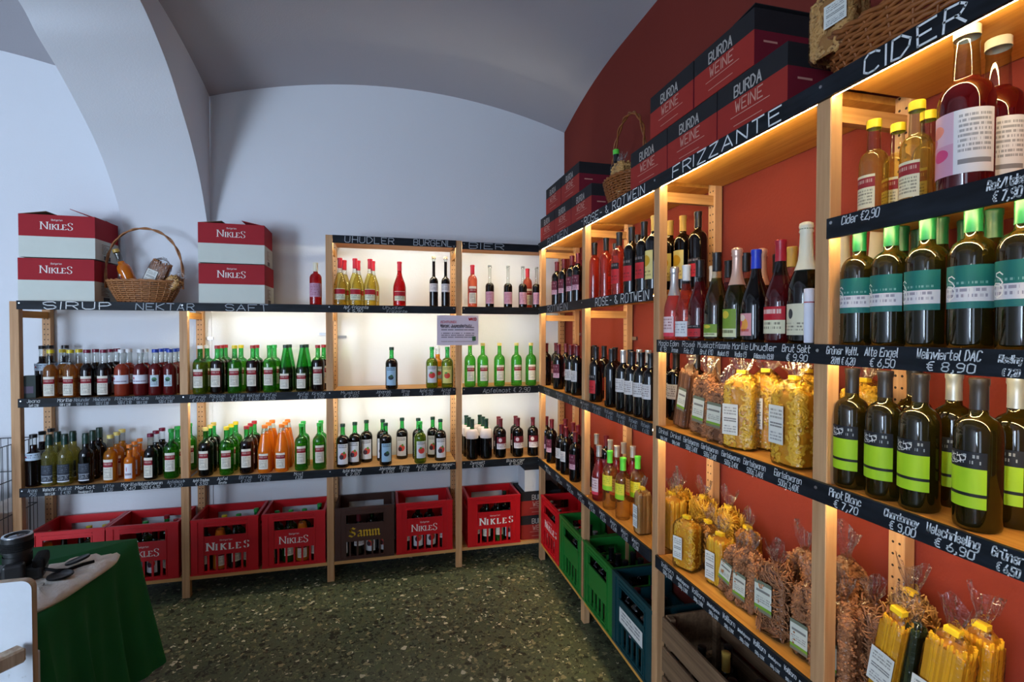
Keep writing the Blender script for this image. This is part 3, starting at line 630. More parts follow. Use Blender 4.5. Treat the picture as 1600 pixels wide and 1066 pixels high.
# style: shape, H, R, lower glass, upper glass, fill, cap kind, cap colour, label, (z0, z1, half angle, turn), look
ST = dict(
    syg=('flask', .276, .036, 'amber', 'clear', .70, 'screw', 'yellow', 'nikles', (.05, .45, .75, 0), 'golden syrup bottle with yellow cap'),
    syd=('flask', .276, .036, 'dark', 'clear', .72, 'screw', 'maroon', 'nikles', (.05, .45, .75, 0), 'dark syrup bottle with maroon cap'),
    syo=('flask', .276, .038, 'redorange', 'clear', .70, 'screw', 'white', 'plainband', (.27, .46, 1.5, 0), 'orange syrup bottle with white band'),
    syr=('flask', .276, .038, 'redjuice', 'clear', .70, 'screw', 'white', 'plainband', (.27, .46, 1.5, 0), 'red syrup bottle with white band'),
    syb=('flask', .276, .037, 'redjuice', 'clear', .70, 'screw', 'blue', 'oval', (.2, .45, .6, 0), 'dark red bottle with blue cap'),
    syk=('flask', .298, .037, 'dark', 'clear', .80, 'screw', 'black', 'bluewhite', (.52, .66, 1.3, 0), 'black capped dark syrup bottle'),
    pal=('flask', .294, .037, 'palewine', 'clear', .80, 'foil', 'dkgreen', 'slate', (.07, .42, .9, 0), 'pale bottle with dark slate label'),
    mer=('flask', .294, .037, 'black', 'clear', .80, 'foil', 'dkgreen', 'slate', (.07, .42, .8, 0), 'dark bottle with slate label'),
    gol=('flask', .276, .036, 'gold', 'clear', .74, 'screw', 'palegold', 'nikles', (.06, .50, .75, 0), 'golden nectar bottle with gold cap'),
    oras=('flask', .212, .029, 'orange', 'clear', .86, 'screw', 'orange', 'plainband', (.08, .5, .7, 0), 'small orange nectar bottle'),
    drk=('flask', .274, .036, 'black', 'clear', .74, 'screw', 'maroon', 'nikles', (.06, .50, .7, 0), 'black juice bottle with maroon cap'),
    gru=('round', .297, .041, 'greenjuice', 'green', .66, 'screw', 'green', 'nikles', (.16, .54, .68, 0), 'green litre juice bottle with green cap'),
    gruw=('round', .297, .041, 'oliveju', 'green', .66, 'screw', 'white', 'nikles', (.14, .52, .68, 0), 'olive green juice bottle with white cap'),
    gruy=('round', .297, .041, 'greenjuice', 'green', .66, 'screw', 'yellow', 'nikles', (.15, .53, .68, 0), 'green juice bottle with yellow cap'),
    djr=('round', .297, .041, 'dark', 'green', .68, 'screw', 'red', 'nikles', (.15, .54, .68, 0), 'dark juice bottle with red cap'),
    djy=('round', .297, .041, 'black', 'green', .68, 'screw', 'palegold', 'nikles', (.15, .54, .68, 0), 'dark juice bottle with gold cap'),
    cog=('cone', .299, .042, 'dkgreen', 'green', .52, 'screw', 'dkgreen', 'nikles', (.08, .40, .68, 0), 'conical green juice bottle'),
    coo=('cone', .298, .043, 'orange', 'clear', .82, 'screw', 'orange', 'nikles', (.09, .42, .68, 0), 'conical orange juice bottle'),
    brg=('round', .305, .040, 'brightgreen', 'brightgreen', .7, 'screw', 'palegold', 'nikles', (.14, .50, .68, 0), 'bright green cider bottle'),
    blu=('round', .280, .041, 'black', 'green', .74, 'screw', 'dkgreen', 'berryblue', (.10, .54, .85, 0), 'dark juice bottle with light blue label'),
    apg=('round', .280, .041, 'oliveju', 'green', .74, 'screw', 'green', 'apple', (.14, .55, .85, 0), 'apple juice bottle with white label'),
    apy=('round', .280, .041, 'oliveju', 'green', .74, 'screw', 'green', 'appleyellow', (.12, .54, .85, 0), 'apple juice bottle with yellow label'),
    frt=('round', .284, .041, 'black', 'green', .74, 'screw', 'dkgreen', 'fruit', (.09, .56, .85, 0), 'dark juice bottle with fruit label'),
    apj=('flask', .285, .036, 'gold', 'clear', .8, 'screw', 'white', 'apple', (.2, .5, .8, 0), 'clear bottle of amber juice'),
    frw=('burg', .315, .043, 'yellowwine', 'clear', .70, 'foil', 'redfoil', 'bandfrizz', (.13, .36, .85, 0), 'pale sparkling bottle with red foil'),
    frr=('burg', .304, .043, 'redrose', 'redrose', .8, 'foil', 'redfoil', 'bandfrizz', (.13, .34, .9, 0), 'bright red sparkling bottle'),
    rosL=('bord', .278, .038, 'redrose', 'clear', .80, 'foil', 'cream', 'pinkish', (.2, .52, 1.2, 0), 'lone red bottle with cream foil'),
    sli=('slim', .352, .030, 'black', 'clear', .90, 'cork', 'cork', 'greywhite', (.3, .46, 1.2, 0), 'slender dark liqueur bottle'),
    bir=('slim', .305, .031, 'black', 'clear', .58, 'cork', 'steel', 'pinkish', (.10, .38, 1.1, 0), 'dark liqueur bottle with pink label'),
    bro=('bord', .300, .034, 'rose', 'clear', .85, 'foil', 'redfoil', 'nikles', (.1, .5, .8, 0), 'rose bottle with red foil'),
    zwe=('bord', .280, .041, 'black', 'green', .7, 'foil', 'dkgreen', None, None, 'dark bottle in white shoulder wrap'),
    bla=('bord', .276, .040, 'black', 'dkgreen', .75, 'foil', 'wine', 'redwhite', (.24, .55, 1.1, 0), 'red wine bottle with white emblem label'),
    rot=('bord', .300, .037, 'black', 'black', .78, 'foil', 'wine', 'purple', (.26, .56, 1.2, 0), 'red wine bottle with purple label'),
    row=('bord', .300, .037, 'black', 'black', .78, 'foil', 'wine', 'whitewine', (.28, .50, 1.2, 0), 'red wine bottle with white label'),
    rob=('bord', .300, .037, 'black', 'black', .78, 'foil', 'black', 'redblock', (.16, .50, 1.0, 0), 'black wine bottle with red label'),
    roo=('bord', .296, .037, 'black', 'black', .78, 'foil', 'black', 'orangebar', (.12, .52, .5, -.3), 'black wine bottle with orange stripe label'),
    rwh=('bord', .294, .037, 'black', 'black', .78, 'foil', 'silver', 'whitewine', (.32, .54, 1.2, 0), 'black wine bottle with silver cap'),
    rwb=('bord', .290, .037, 'black', 'black', .78, 'foil', 'black', 'whitewine', (.32, .54, 1.2, 0), 'black wine bottle with white label'),
    ros=('bord', .318, .037, 'rose', 'clear', .80, 'foil', 'black', None, None, 'rose wine bottle with black foil'),
    ror=('bord', .318, .038, 'rose', 'clear', .80, 'foil', 'black', 'redblock', (.2, .52, 1.0, 0), 'rose wine bottle with red label'),
    dkr=('bord', .318, .038, 'black', 'black', .80, 'foil', 'black', 'redblock', (.2, .52, 1.0, 0), 'dark wine bottle with red label'),
    yel=('bord', .325, .038, 'black', 'black', .80, 'foil', 'gold', 'yellowpic', (.16, .54, 1.0, 0), 'dark wine bottle with gold foil'),
    dk0=('bord', .318, .038, 'black', 'black', .80, 'foil', 'black', 'redblock', (.16, .40, 1.0, 0), 'plain black wine bottle'),
    pnk=('burg', .295, .038, 'redpink', 'clear', .72, 'foil', 'silver', 'pinktag', (.12, .42, .9, 0), 'rose sparkling bottle with silver foil'),
    lim=('bord', .296, .037, 'limewine', 'clear', .72, 'foil', 'lime', 'limelabel', (.34, .6, 1.3, 0), 'white wine bottle with lime foil'),
    f1=('burg', .290, .040, 'pink', 'clear', .66, 'sekt', 'silver', 'pinktag', (.06, .33, .9, 0), 'pink frizzante bottle with silver foil'),
    f2=('burg', .290, .040, 'rose', 'clear', .76, 'foil', 'white', 'white', (.06, .26, .9, 0), 'orange rose frizzante bottle with white cap'),
    f3=('burg', .298, .041, 'deeprose', 'clear', .74, 'foil', 'black', 'redblock', (.06, .2, .9, 0), 'deep red frizzante bottle with black cap'),
    f4=('burg', .310, .041, 'olive', 'clear', .72, 'foil', 'black', 'greenlab', (.06, .2, .9, 0), 'olive frizzante bottle with black cap'),
    f5=('burg', .305, .042, 'olive', 'brownglass', .64, 'sekt', 'rosefoil', 'greenlab', (.06, .36, .9, 0), 'green label sparkling bottle with rose foil'),
    f6=('burg', .290, .043, 'black', 'black', .7, 'foil', 'brightblue', 'rosepic', (.08, .32, .8, -.3), 'black sparkling bottle with blue foil'),
    f7=('burg', .302, .043, 'deeprose', 'brownglass', .66, 'foil', 'redfoil', 'redcream', (.1, .36, 1.1, 0), 'dark sparkling bottle with red foil'),
    f8=('sekt', .330, .045, 'dkgreen', 'dkgreen', .6, 'sekt', 'cream', 'sekt', (.08, .34, .9, 0), 'dark green sekt bottle with cream foil'),
    f9=('burg', .300, .041, 'rose', 'clear', .7, 'foil', 'gold', None, None, 'sparkling bottle with gold neck'),
    cid=('flask', .222, .030, 'yellowwine', 'clear', .70, 'screw', 'yellow', 'smallcider', (.07, .42, .8, 0), 'small cider bottle with yellow cap'),
    big=('flask', .325, .045, 'deeprose', 'clear', .70, 'screw', 'cream', 'backinfo', (.10, .48, .75, .95), 'large rose cider bottle with cream cap'),
    grw=('bord', .288, .038, 'oldwhite', 'olive', .70, 'foil', 'teal', 'teal', (.28, .57, 1.35, 0), 'white wine bottle with teal label'),
    lmw=('bord', .292, .038, 'oldwhite', 'olive', .74, 'foil', 'black', 'limeblack', (.16, .53, .95, 0), 'white wine bottle with lime label'),
    lms=('bord', .292, .038, 'oldwhite', 'olive', .74, 'foil', 'steel', 'limeblack', (.16, .53, .95, 0), 'white wine bottle with grey cap'),
)
def bottle_meshes(style):
    sh, H, R, lo, up, fill, ck, cc, lab, lp, look = ST[style]; p = profile(sh, H, R)
    def body():
        q = []; fz = fill * H
        for a, b in zip(p, p[1:]):
            q.append(a)
            if a[1] < fz < b[1] and a[0] > 0: q.append((a[0] + (b[0] - a[0]) * (fz - a[1]) / (b[1] - a[1]), fz))
        q.append(p[-1])
        return MB().lathe(q, 20, mfun=lambda z: 0 if z <= fz else 1).mesh('bottle_glass', [GLASS[lo], GLASS[up]], True)
    def cap():
        m = MB()
        if ck == 'screw': r = max(.0155, p[-3][0] + .0012); m.lathe([(r, H - .016), (r, H + .0025), None, (r, H + .0025), (r - .001, H + .004), (0, H + .004)], 16)
        elif ck == 'foil':
            z0 = .80 * H; pts = [(rad_at(p, z0) + .0008, z0)] + [(rad_at(p, z) + .0009, z) for z in (.84 * H, .9 * H, .955 * H)] + [(.0162, .97 * H), (.0162, H + .001)]
            m.lathe(pts + [None, (.0162, H + .001), (.015, H + .0025), (0, H + .0025)], 16)
        elif ck == 'sekt':
            z0 = .62 * H; zs = [z0 + (H * .93 - z0) * i / 7 for i in range(8)]
            m.lathe([(rad_at(p, z) + .0012, z) for z in zs] + [(.0185, .945 * H), (.0165, .965 * H), (.0185, .985 * H), (.017, H + .004), (.009, H + .008), (0, H + .009)], 16)
        else: m.lathe([(.0092, .95 * H), (.0092, .965 * H), (.0135, .966 * H), None, (.0135, .966 * H), (.0135, .998 * H), None, (.0135, .998 * H), (.012, H), (0, H)], 14)
        return m.mesh('bottle_cap', CAPS[cc], True)
    def label():
        z0, z1, ha, turn = lp
        return MB().grid(lambda u, v: ((R + .0008) * math.sin(turn + (u * 2 - 1) * ha), -(R + .0008) * math.cos(turn + (u * 2 - 1) * ha), H * (z0 + (z1 - z0) * v)), 12, 1, uv=True).mesh('bottle_label', LABS[lab], True)
    return cached(('b', style), body), cached(('c', style), cap), cached(('l', style), label) if lab else None
def emblem(strokes, R, a0, z0, sx, sy, wid):       # drawn mark following the round of the label
    m = MB(); ribbon(m, Vector((0, 0, 0)), Vector((1, 0, 0)), Vector((0, 0, 1)), strokes, sx, sy, wid)
    m.v = [((R + .0014) * math.sin(a0 + v[0] / R), -(R + .0014) * math.cos(a0 + v[0] / R), z0 + v[2]) for v in m.v]
    return m.mesh('label_emblem', PRINT_WHITE)
BOTS = []
ORD = ['', 'first', 'second', 'third', 'fourth', 'fifth', 'sixth', 'seventh', 'eighth', 'ninth', 'tenth', 'eleventh', 'twelfth', 'thirteenth', 'fourteenth', 'fifteenth', 'sixteenth', 'seventeenth', 'eighteenth', 'nineteenth', 'twentieth', 'twenty-first', 'twenty-second']
rb = random.Random(11)
def bottle(style, loc, rot, label=None, group=None, tilt=None):
    b, c, l = bottle_meshes(style)
    o = add('bottle', b, None, loc, tilt if tilt else (0, 0, rot))
    ck = ST[style][6]
    add({'screw': 'screw_cap', 'foil': 'neck_foil', 'sekt': 'neck_foil', 'cork': 'stopper'}[ck], c, o)
    if l: add('paper_label', l, o)
    if style == 'big': add('picture_label', cached('bigart', lambda: MB().grid(lambda u, v: (.0458 * math.sin(-.75 + (u * 2 - 1) * .95), -.0458 * math.cos(-.75 + (u * 2 - 1) * .95), .325 * (.10 + .38 * v)), 12, 1, uv=True).mesh('picture_label', LABS['art'], True)), o)
    if style == 'grw': add('label_emblem', cached('emb1', lambda: emblem([[(4, 8), (3, 9), (1.6, 8.6), (1.6, 7.6), (3.2, 6.6), (4, 5.2), (3, 4), (1.4, 4.2)], [(0, 3.6), (.6, 1), (2.2, 0), (3.8, 1.2), (4.2, 3.4), (3, 5), (1.2, 5.2), (0, 3.6)]], .038, -.92, .0975, .006, .0052, .0022)), o)
    if style in ('lmw', 'lms'): add('label_emblem', cached('emb2', lambda: emblem([[(0, 1), (1, 0), (4, .4), (6, 2), (5, 3.6), (2, 3.8), (.6, 2.6), (2, 1.4), (5, 1.2), (7.4, 2.2), (7.6, 3.6), (6.2, 4.2), (4, 3.2)], [(2, 4), (3, .6)], [(5.2, 4), (5.8, .8)]], .038, -.75, .128, .0045, .0045, .0013)), o)
    if style == 'zwe': add('shoulder_wrap', cached('wrap', lambda: MB().lathe([(r + .002 * (1 + math.sin(i * 2.1)), z) for i, (r, z) in enumerate([(.0425, .150), (.0435, .172), (.0425, .185), (.038, .199), (.030, .209), (.020, .215)])], 14).mesh('shoulder_wrap', plain('pale_wrap', (222, 206, 200), .7), True)), o)
    tag(o, label, 'bottle', group); return o
def wedge(shelf, row, items, z, wall, depth, group):
    """items: list of (style, photo column[, depth])"""
    n = 0
    for it in sorted(items, key=lambda i: i[1]):
        st, px = it[0], it[1]; d = it[2] if len(it) > 2 else depth; n += 1
        turn = rb.uniform(-.18, .18)
        if wall == 'B': loc = (x_at(px, d, z + .15), d, z); rot = turn
        else: loc = (d, y_at(px, d, z + .15), z); rot = -PI / 2 + turn
        if st == 'big': rot -= turn
        BOTS.append([st, loc, rot, shelf, row, n, group])
def parse(s):
    out = []
    for tok in s.split():
        a = tok.split(':'); out.append((a[0], float(a[1])) + ((float(a[2]),) if len(a) > 2 else ()))
    return out
F1, F2, F3 = -.268, -.176, -.084
zt = lambda z: z - .004
wedge('above SAFT board', 'front', parse('rosL:493'), zt(L1), 'B', -.26, 'bottles above the SAFT board')
g = 'bottles on the UHUDLER shelves'
wedge('UHUDLER top shelf', 'front', parse('frw:531 frw:554.5 frw:578 frr:624 sli:677.5 sli:696'), zt(L1), 'B', -.255, g)
wedge('UHUDLER top shelf', 'back', parse('frw:538 frw:559.5 frw:582.5'), zt(L1), 'B', -.155, g)
wedge('UHUDLER middle shelf', 'front', parse('blu:612 apg:675 apy:699'), zt(L2), 'B', -.265, g)
wedge('UHUDLER middle shelf', 'back', parse('apj:684'), zt(L2), 'B', -.15, g)
wedge('UHUDLER lower shelf', 'front', parse('frt:536:-.262 frt:555:-.215 blu:603:-.272 apg:657:-.272 frt:688.5:-.235'), zt(L3), 'B', F1, g)
wedge('UHUDLER lower shelf', 'back', parse('frt:573:-.155 frt:598.5:-.15 frt:628.7:-.12 frt:654:-.16 frt:676.5:-.13'), zt(L3), 'B', F2, g)
g = 'bottles on the BIER shelves'
wedge('BIER top shelf', 'front', parse('bro:738 bir:765 bir:793.5 bir:816.5 bir:838'), zt(L1), 'B', -.245, g)
wedge('BIER top shelf', 'back', parse('bro:824'), zt(L1), 'B', -.15, g)
wedge('BIER middle shelf', 'front', parse('brg:734.5 brg:754.5 brg:780.5 brg:807 brg:829.5'), zt(L2), 'B', -.255, g)
wedge('BIER lower shelf', 'front', parse('zwe:738 zwe:760 bla:782.5 bla:809.5 bla:833'), zt(L3), 'B', -.262, g)
wedge('BIER lower shelf', 'middle', parse('zwe:733:-.178 zwe:755:-.178 bla:779.5:-.175 bla:806:-.175'), zt(L3), 'B', -.175, g)
wedge('BIER lower shelf', 'back', parse('zwe:729:-.092 zwe:750:-.092'), zt(L3), 'B', -.09, g)
g = 'bottles on the SIRUP shelves'
wedge('SIRUP middle shelf', 'front', parse('syg:79.5 syg:110.5 syd:136.5 syd:162.5 syo:190.5 syr:221 syb:243.5 syb:264.5'), zt(L2), 'B', F1, g)
wedge('SIRUP middle shelf', 'middle', parse('syk:67 syg:98.5 syg:124 syd:150.5 syd:172 syo:201.5 syr:227 syb:252 syb:274'), zt(L2), 'B', F2, g)
wedge('SIRUP middle shelf', 'back', parse('syk:81 syk:101 syd:183 syb:260 syb:281'), zt(L2), 'B', F3, g)
wedge('SIRUP lower shelf', 'front', parse('syk:55 pal:77 pal:101.5 mer:135 gol:173.5 oras:203 drk:236 gru:268.5'), zt(L3), 'B', F1, g)
wedge('SIRUP lower shelf', 'middle', parse('syk:68 pal:92 pal:113 mer:146 gol:183.5 oras:211 drk:244.5 gru:278'), zt(L3), 'B', F2, g)
wedge('SIRUP lower shelf', 'back', parse('syk:81 mer:156 gol:191.5 oras:219 drk:254 gru:297'), zt(L3), 'B', F3, g)
g = 'bottles on the SAFT shelves'
wedge('SAFT middle shelf', 'front', parse('gruw:313 djr:340 gruy:367 djr:395.5 gru:421.5 cog:447 cog:473 djr:497'), zt(L2), 'B', F1, g)
wedge('SAFT middle shelf', 'middle', parse('gruw:324 djr:347 gruy:377 djr:401.5 gru:429 cog:452 cog:478.5 djr:506'), zt(L2), 'B', F2, g)
wedge('SAFT middle shelf', 'back', parse('djr:352.5'), zt(L2), 'B', F3, g)
wedge('SAFT lower shelf', 'front', parse('djy:322 gruy:354.5 djr:386 coo:414.5 coo:441 gru:471.5 gru:499.5'), zt(L3), 'B', F1, g)
wedge('SAFT lower shelf', 'middle', parse('djy:328.5 gruy:362 djr:392 coo:420.5 coo:446.5 gru:474.5 gru:502'), zt(L3), 'B', F2, g)
wedge('SAFT lower shelf', 'back', parse('djy:334.5 gruy:369 djr:398 coo:426 coo:450'), zt(L3), 'B', F3, g)
g = 'bottles on the ROTWEIN shelves'
wedge('left ROTWEIN top shelf', 'front', parse('rot:870 rot:881 rot:893.5 rot:903'), zt(R1), 'R', -.235, g)
wedge('left ROTWEIN top shelf', 'back', parse('rot:897 rot:906'), zt(R1), 'R', -.12, g)
wedge('left ROTWEIN middle shelf', 'front', parse('rot:853.5 rot:873 row:892 row:902'), zt(R2), 'R', -.245, g)
wedge('left ROTWEIN middle shelf', 'back', parse('rot:869 rot:884.5 rot:899'), zt(R2), 'R', -.14, g)
wedge('left ROTWEIN lower shelf', 'front', parse('rot:854 rot:862.5 row:877.5 row:885 rot:899.5'), zt(R4), 'R', -.25, g)
wedge('left ROTWEIN lower shelf', 'back', parse('row:884 rot:896 rot:903.5'), zt(R4), 'R', -.15, g)
g = 'bottles on the ROSE AND ROTWEIN shelves'
wedge('ROSE-ROTWEIN top shelf', 'front', parse('ros:928.5 ros:946.5 ror:967 dkr:986.5 dkr:1006 yel:1022'), zt(R1), 'R', -.24, g)
wedge('ROSE-ROTWEIN top shelf', 'back', parse('ror:961 dkr:996 yel:1046.5 yel:1066.5 dk0:1090'), zt(R1), 'R', -.12, g)
wedge('ROSE-ROTWEIN middle shelf', 'front', parse('rob:921 rob:931.5 roo:956 rwh:974 rwb:988 rwb:1002.5 rwb:1017'), zt(R2), 'R', -.25, g)
wedge('ROSE-ROTWEIN middle shelf', 'back', parse('rob:929 rob:944 roo:961 rwb:985 rwh:999 rwh:1013 rwb:1042 rwb:1056 rwb:1089:-.07'), zt(R2), 'R', -.14, g)
wedge('ROSE-ROTWEIN lower shelf', 'front', parse('pnk:936.5 lim:953.5 lim:974 lim:997:-.165'), zt(R4), 'R', -.25, g)
wedge('ROSE-ROTWEIN lower shelf', 'back', parse('rot:924:-.19 rot:943:-.12 pnk:933:-.15 pnk:954 pnk:964.5:-.16 pnk:975:-.09 pnk:989.5:-.08'), zt(R4), 'R', -.13, g)
g = 'sparkling bottles on the FRIZZANTE shelf'
wedge('FRIZZANTE top shelf', 'front', parse('f1:1054 f2:1071.5 f3:1093 f4:1119.5 f5:1151 f6:1181 f7:1219.5 f8:1258.5'), zt(R2B), 'R', -.245, g)
wedge('FRIZZANTE top shelf', 'back', parse('f1:1086.5:-.13 f2:1114 f3:1138 f4:1168:-.14 f5:1194 f3:1206:-.1 f9:1237 f8:1319:-.1'), zt(R2B), 'R', -.13, g)
g = 'bottles on the CIDER shelves'
wedge('CIDER top shelf', 'front', parse('cid:1364.5 cid:1431.5 big:1508'), zt(RC), 'R', -.245, g)
wedge('CIDER top shelf', 'back', parse('cid:1402:-.17 cid:1449:-.17 big:1557:-.14'), zt(RC), 'R', -.17, g)
wedge('CIDER second shelf', 'front', parse('grw:1342 grw:1391.5 grw:1447.5 grw:1519.5 grw:1600'), zt(R2B), 'R', -.25, g)
wedge('CIDER second shelf', 'back', parse('f8:1366:-.09 grw:1412:-.14 grw:1429:-.09 grw:1475:-.15 grw:1500:-.1 grw:1551:-.14'), zt(R2B), 'R', -.14, g)
wedge('CIDER third shelf', 'front', parse('lmw:1331 lmw:1382.5 lmw:1437.5 lmw:1529'), zt(R2), 'R', -.25, g)
wedge('CIDER third shelf', 'back', parse('lmw:1428:-.13 lms:1490:-.15 lms:1588:-.16'), zt(R2), 'R', -.14, g)
def count(shelf, row): return sum(1 for b in BOTS if b[3] == shelf and b[4] == row)
# keep neighbours from touching: push overlapping bottles apart along their shelf
for _ in range(60):
    moved = False
    for i, a in enumerate(BOTS):
        for b in BOTS[i + 1:]:
            if a[3] != b[3] and abs(a[1][2] - b[1][2]) > .05: continue
            if abs(a[1][2] - b[1][2]) > .05: continue
            dx, dy = b[1][0] - a[1][0], b[1][1] - a[1][1]; need = ST[a[0]][2] + ST[b[0]][2] + .003; d = math.hypot(dx, dy)
            if d < need:
                k = (need - d) / 2 + .0003; d = d or 1e-4
                ux, uy = dx / d, dy / d
                for q, s_ in ((a, -1), (b, 1)):
                    x, y, z = q[1]; r = ST[q[0]][2]; x += ux * k * s_; y += uy * k * s_
                    if x < FR - .1: y = min(max(y, FB + r + .004), -r - .006)
                    else: x = min(max(x, FR + r + .004), -r - .006)
                    q[1] = (x, y, z)
                moved = True
    if not moved: break
for st, loc, rot, shelf, row, n, group in BOTS:
    k = count(shelf, row)
    lab = '%s, %s from left in %s row, %s' % (ST[st][10], ORD[n], row, shelf) if k > 1 else '%s, alone in %s row, %s' % (ST[st][10], row, shelf)
    if shelf.startswith('above'): lab = 'lone red bottle with cream foil standing above the SAFT board'
    bottle(st, loc, rot, lab, group)
# ------------------------------------------------------------------ plastic crates
CW, CD, CH = .37, .28, .345
def crate_mesh(key, mat):
    def f():
        m = MB(); t = .010; hx, hy = CW / 2, CD / 2
        for s in (-1, 1):                      # front and back panel with two openings
            y0, y1 = (-hy, -hy + t) if s < 0 else (hy - t, hy)
            sw = .066
            m.box(-hx, -hx + sw, y0, y1, 0, CH); m.box(hx - sw, hx, y0, y1, 0, CH)
            m.box(-hx + sw, hx - sw, y0, y1, .297, CH); m.box(-hx + sw, hx - sw, y0, y1, .118, .231); m.box(-hx + sw, hx - sw, y0, y1, 0, .02)
        for s in (-1, 1):                      # side panels with a hand hole
            x0, x1 = (-hx, -hx + t) if s < 0 else (hx - t, hx)
            m.box(x0, x1, -hy + t, hy - t, 0, .24); m.box(x0, x1, -hy + t, hy - t, .30, CH); m.box(x0, x1, -hy + t, -.06, .24, .30); m.box(x0, x1, .06, hy - t, .24, .30)
        m.box(-hx + t, hx - t, -hy + t, hy - t, .002, .014)
        e = .006                               # rim and foot beads, corner columns, framing ribs
        for z0, z1 in ((CH - .016, CH), (.0, .012)):
            m.box(-hx - e, hx + e, -hy - e, -hy, z0, z1); m.box(-hx - e, hx + e, hy, hy + e, z0, z1); m.box(-hx - e, -hx, -hy, hy, z0, z1); m.box(hx, hx + e, -hy, hy, z0, z1)
        for sx in (-1, 1):
            for sy in (-1, 1):
                cx, cy = sx * (hx - .014), sy * (hy + .002); m.box(cx - .018, cx + .018, cy - .003, cy + .003, .012, CH - .016)
        for z in (.234, .300, .319): m.box(-hx + .06, hx - .06, -hy - .004, -hy, z - .0035, z + .0035)
        for x in (-hx + .063, hx - .063): m.box(x - .003, x + .003, -hy - .004, -hy, .012, .30)
        return m.mesh('crate_shell', mat)
    return cached(('crate', key), f)
CRM = dict(red=plain('red_crate_plastic', (194, 18, 28), .38, var=.05, scale=6), green=plain('green_crate_plastic', (30, 112, 42), .4, var=.06, scale=6), brown=plain('brown_crate_plastic', (70, 42, 34), .42, var=.06, scale=6), teal=plain('petrol_crate_plastic', (14, 58, 64), .42, var=.06, scale=6))
bar_mesh = {k: MB().box(-.0055, .0055, 0, .008, .018, .12).mesh('grille_bar', v) for k, v in CRM.items()}
YEL = plain('yellow_print', (216, 176, 40), .6)
SAMM = [[[(2.6, 5), (1.4, 6), (.2, 5), (.5, 3.6), (2.5, 2.4), (2.8, 1), (1.4, 0), (-.2, 1)], [(2.6, 5), (3.1, 5.7)], [(.2, 5), (.9, 3.2)]],
        [[(4.2, 3.4), (5, 4), (5.8, 3.4), (5.8, .6), (6.3, 0)], [(5.8, 2.2), (4.4, 1.6), (4.2, .6), (4.8, 0), (5.8, .8)]],
        [[(7, 4), (7.3, 3.5), (7.3, .4), (7.7, 0)], [(7.3, 3.3), (8.2, 4), (8.8, 3.4), (8.8, .4), (9.2, 0)], [(8.8, 3.3), (9.7, 4), (10.3, 3.4), (10.3, .4), (10.8, 0)]],
        [[(11.4, 4), (11.7, 3.5), (11.7, .4), (12.1, 0)], [(11.7, 3.3), (12.6, 4), (13.2, 3.4), (13.2, .4), (13.6, 0)], [(13.2, 3.3), (14.1, 4), (14.7, 3.4), (14.7, .4), (15.3, 0)]]]
def crate_logo(kind, style):
    def f():
        m = MB(); O = Vector((-.085, -CD / 2 - .0008, .147)); U, W = Vector((1, 0, 0)), Vector((0, 0, 1))
        if style == 'nikles': nikles(m, O, U, W, .17); mt = PRINT_WHITE
        elif style == 'nikles_spaced':
            x = -.1
            for c, k in zip('NIKLES', (1, .8, .8, .8, .8, 1)):
                st, ser, w = SERIF[c]; s = .0078 * k
                ribbon(m, Vector((x, O.y, .147)), U, W, st, s, s, 0, nib=(.0078 * 1.3, 0, .0012))
                for a, b in ser: ribbon(m, Vector((x, O.y, .147)), U, W, [[(a - 1, b), (a + 1, b)]], s, s, .003)
                x += w * .0078 * .82 + .0115
            ribbon(m, Vector((-.03, O.y, .203)), U, W, text_strokes('Obstgarten')[0], .0014, .0014, .001)
            mt = PRINT_WHITE
        else:
            for g_ in SAMM: ribbon(m, Vector((-.098, O.y, .15)), U, W, g_, .0127, .0098, 0, nib=(.0085, .0085, .0012))
            mt = YEL
        return m.mesh('printed_name', mt)
    return cached(('logo', style), f)
def crate(kind, logo, loc, rot, label, bottles=()):
    o = thing('bottle_crate', label, 'crate', loc, rot, 'plastic bottle crates under the shelves')
    add('shell', crate_mesh(kind, CRM[kind]), o)
    for i in range(5): add('grille_bar', bar_mesh[kind], o, (-.095 + i * .0475, -CD / 2 + .001, 0))
    if logo: add('printed_name', crate_logo(kind, logo), o)
    R = Matrix.Rotation(rot, 3, 'Z'); nm = label.split(',')[0]
    for i, (st, x, y) in enumerate(bottles):
        p = Vector(loc) + R @ Vector((x, y, .0145))
        bottle(st, p, rot + rb.uniform(-.4, .4), None, 'bottles inside the crates')
        CRB.append((bpy.context.scene.collection.objects[-1], None))
    return o
CRB = []
GX = (-.127, -.042, .042, .127); GYY = (-.088, 0, .088)
ctr = 0
def fill(o_label, loc, rot, spec):
    """spec: 'row col style' triples; bottles standing inside a crate"""
    R = Matrix.Rotation(rot, 3, 'Z'); row_n = ['front', 'middle', 'rear']
    for tok in spec.split():
        r, c, st = int(tok[0]), int(tok[1]), tok[2:]
        p = Vector(loc) + R @ Vector((GX[c], GYY[r], .0145))
        look = ST[st][10].split(' with ')[0].split(' in ')[0]
        bottle(st, p, rot + rb.uniform(-.5, .5), '%s, %s row, %s from left, in %s' % (look, row_n[r], ORD[c + 1], o_label), 'bottles inside the crates')
zc = LS + .001; yc = -.175
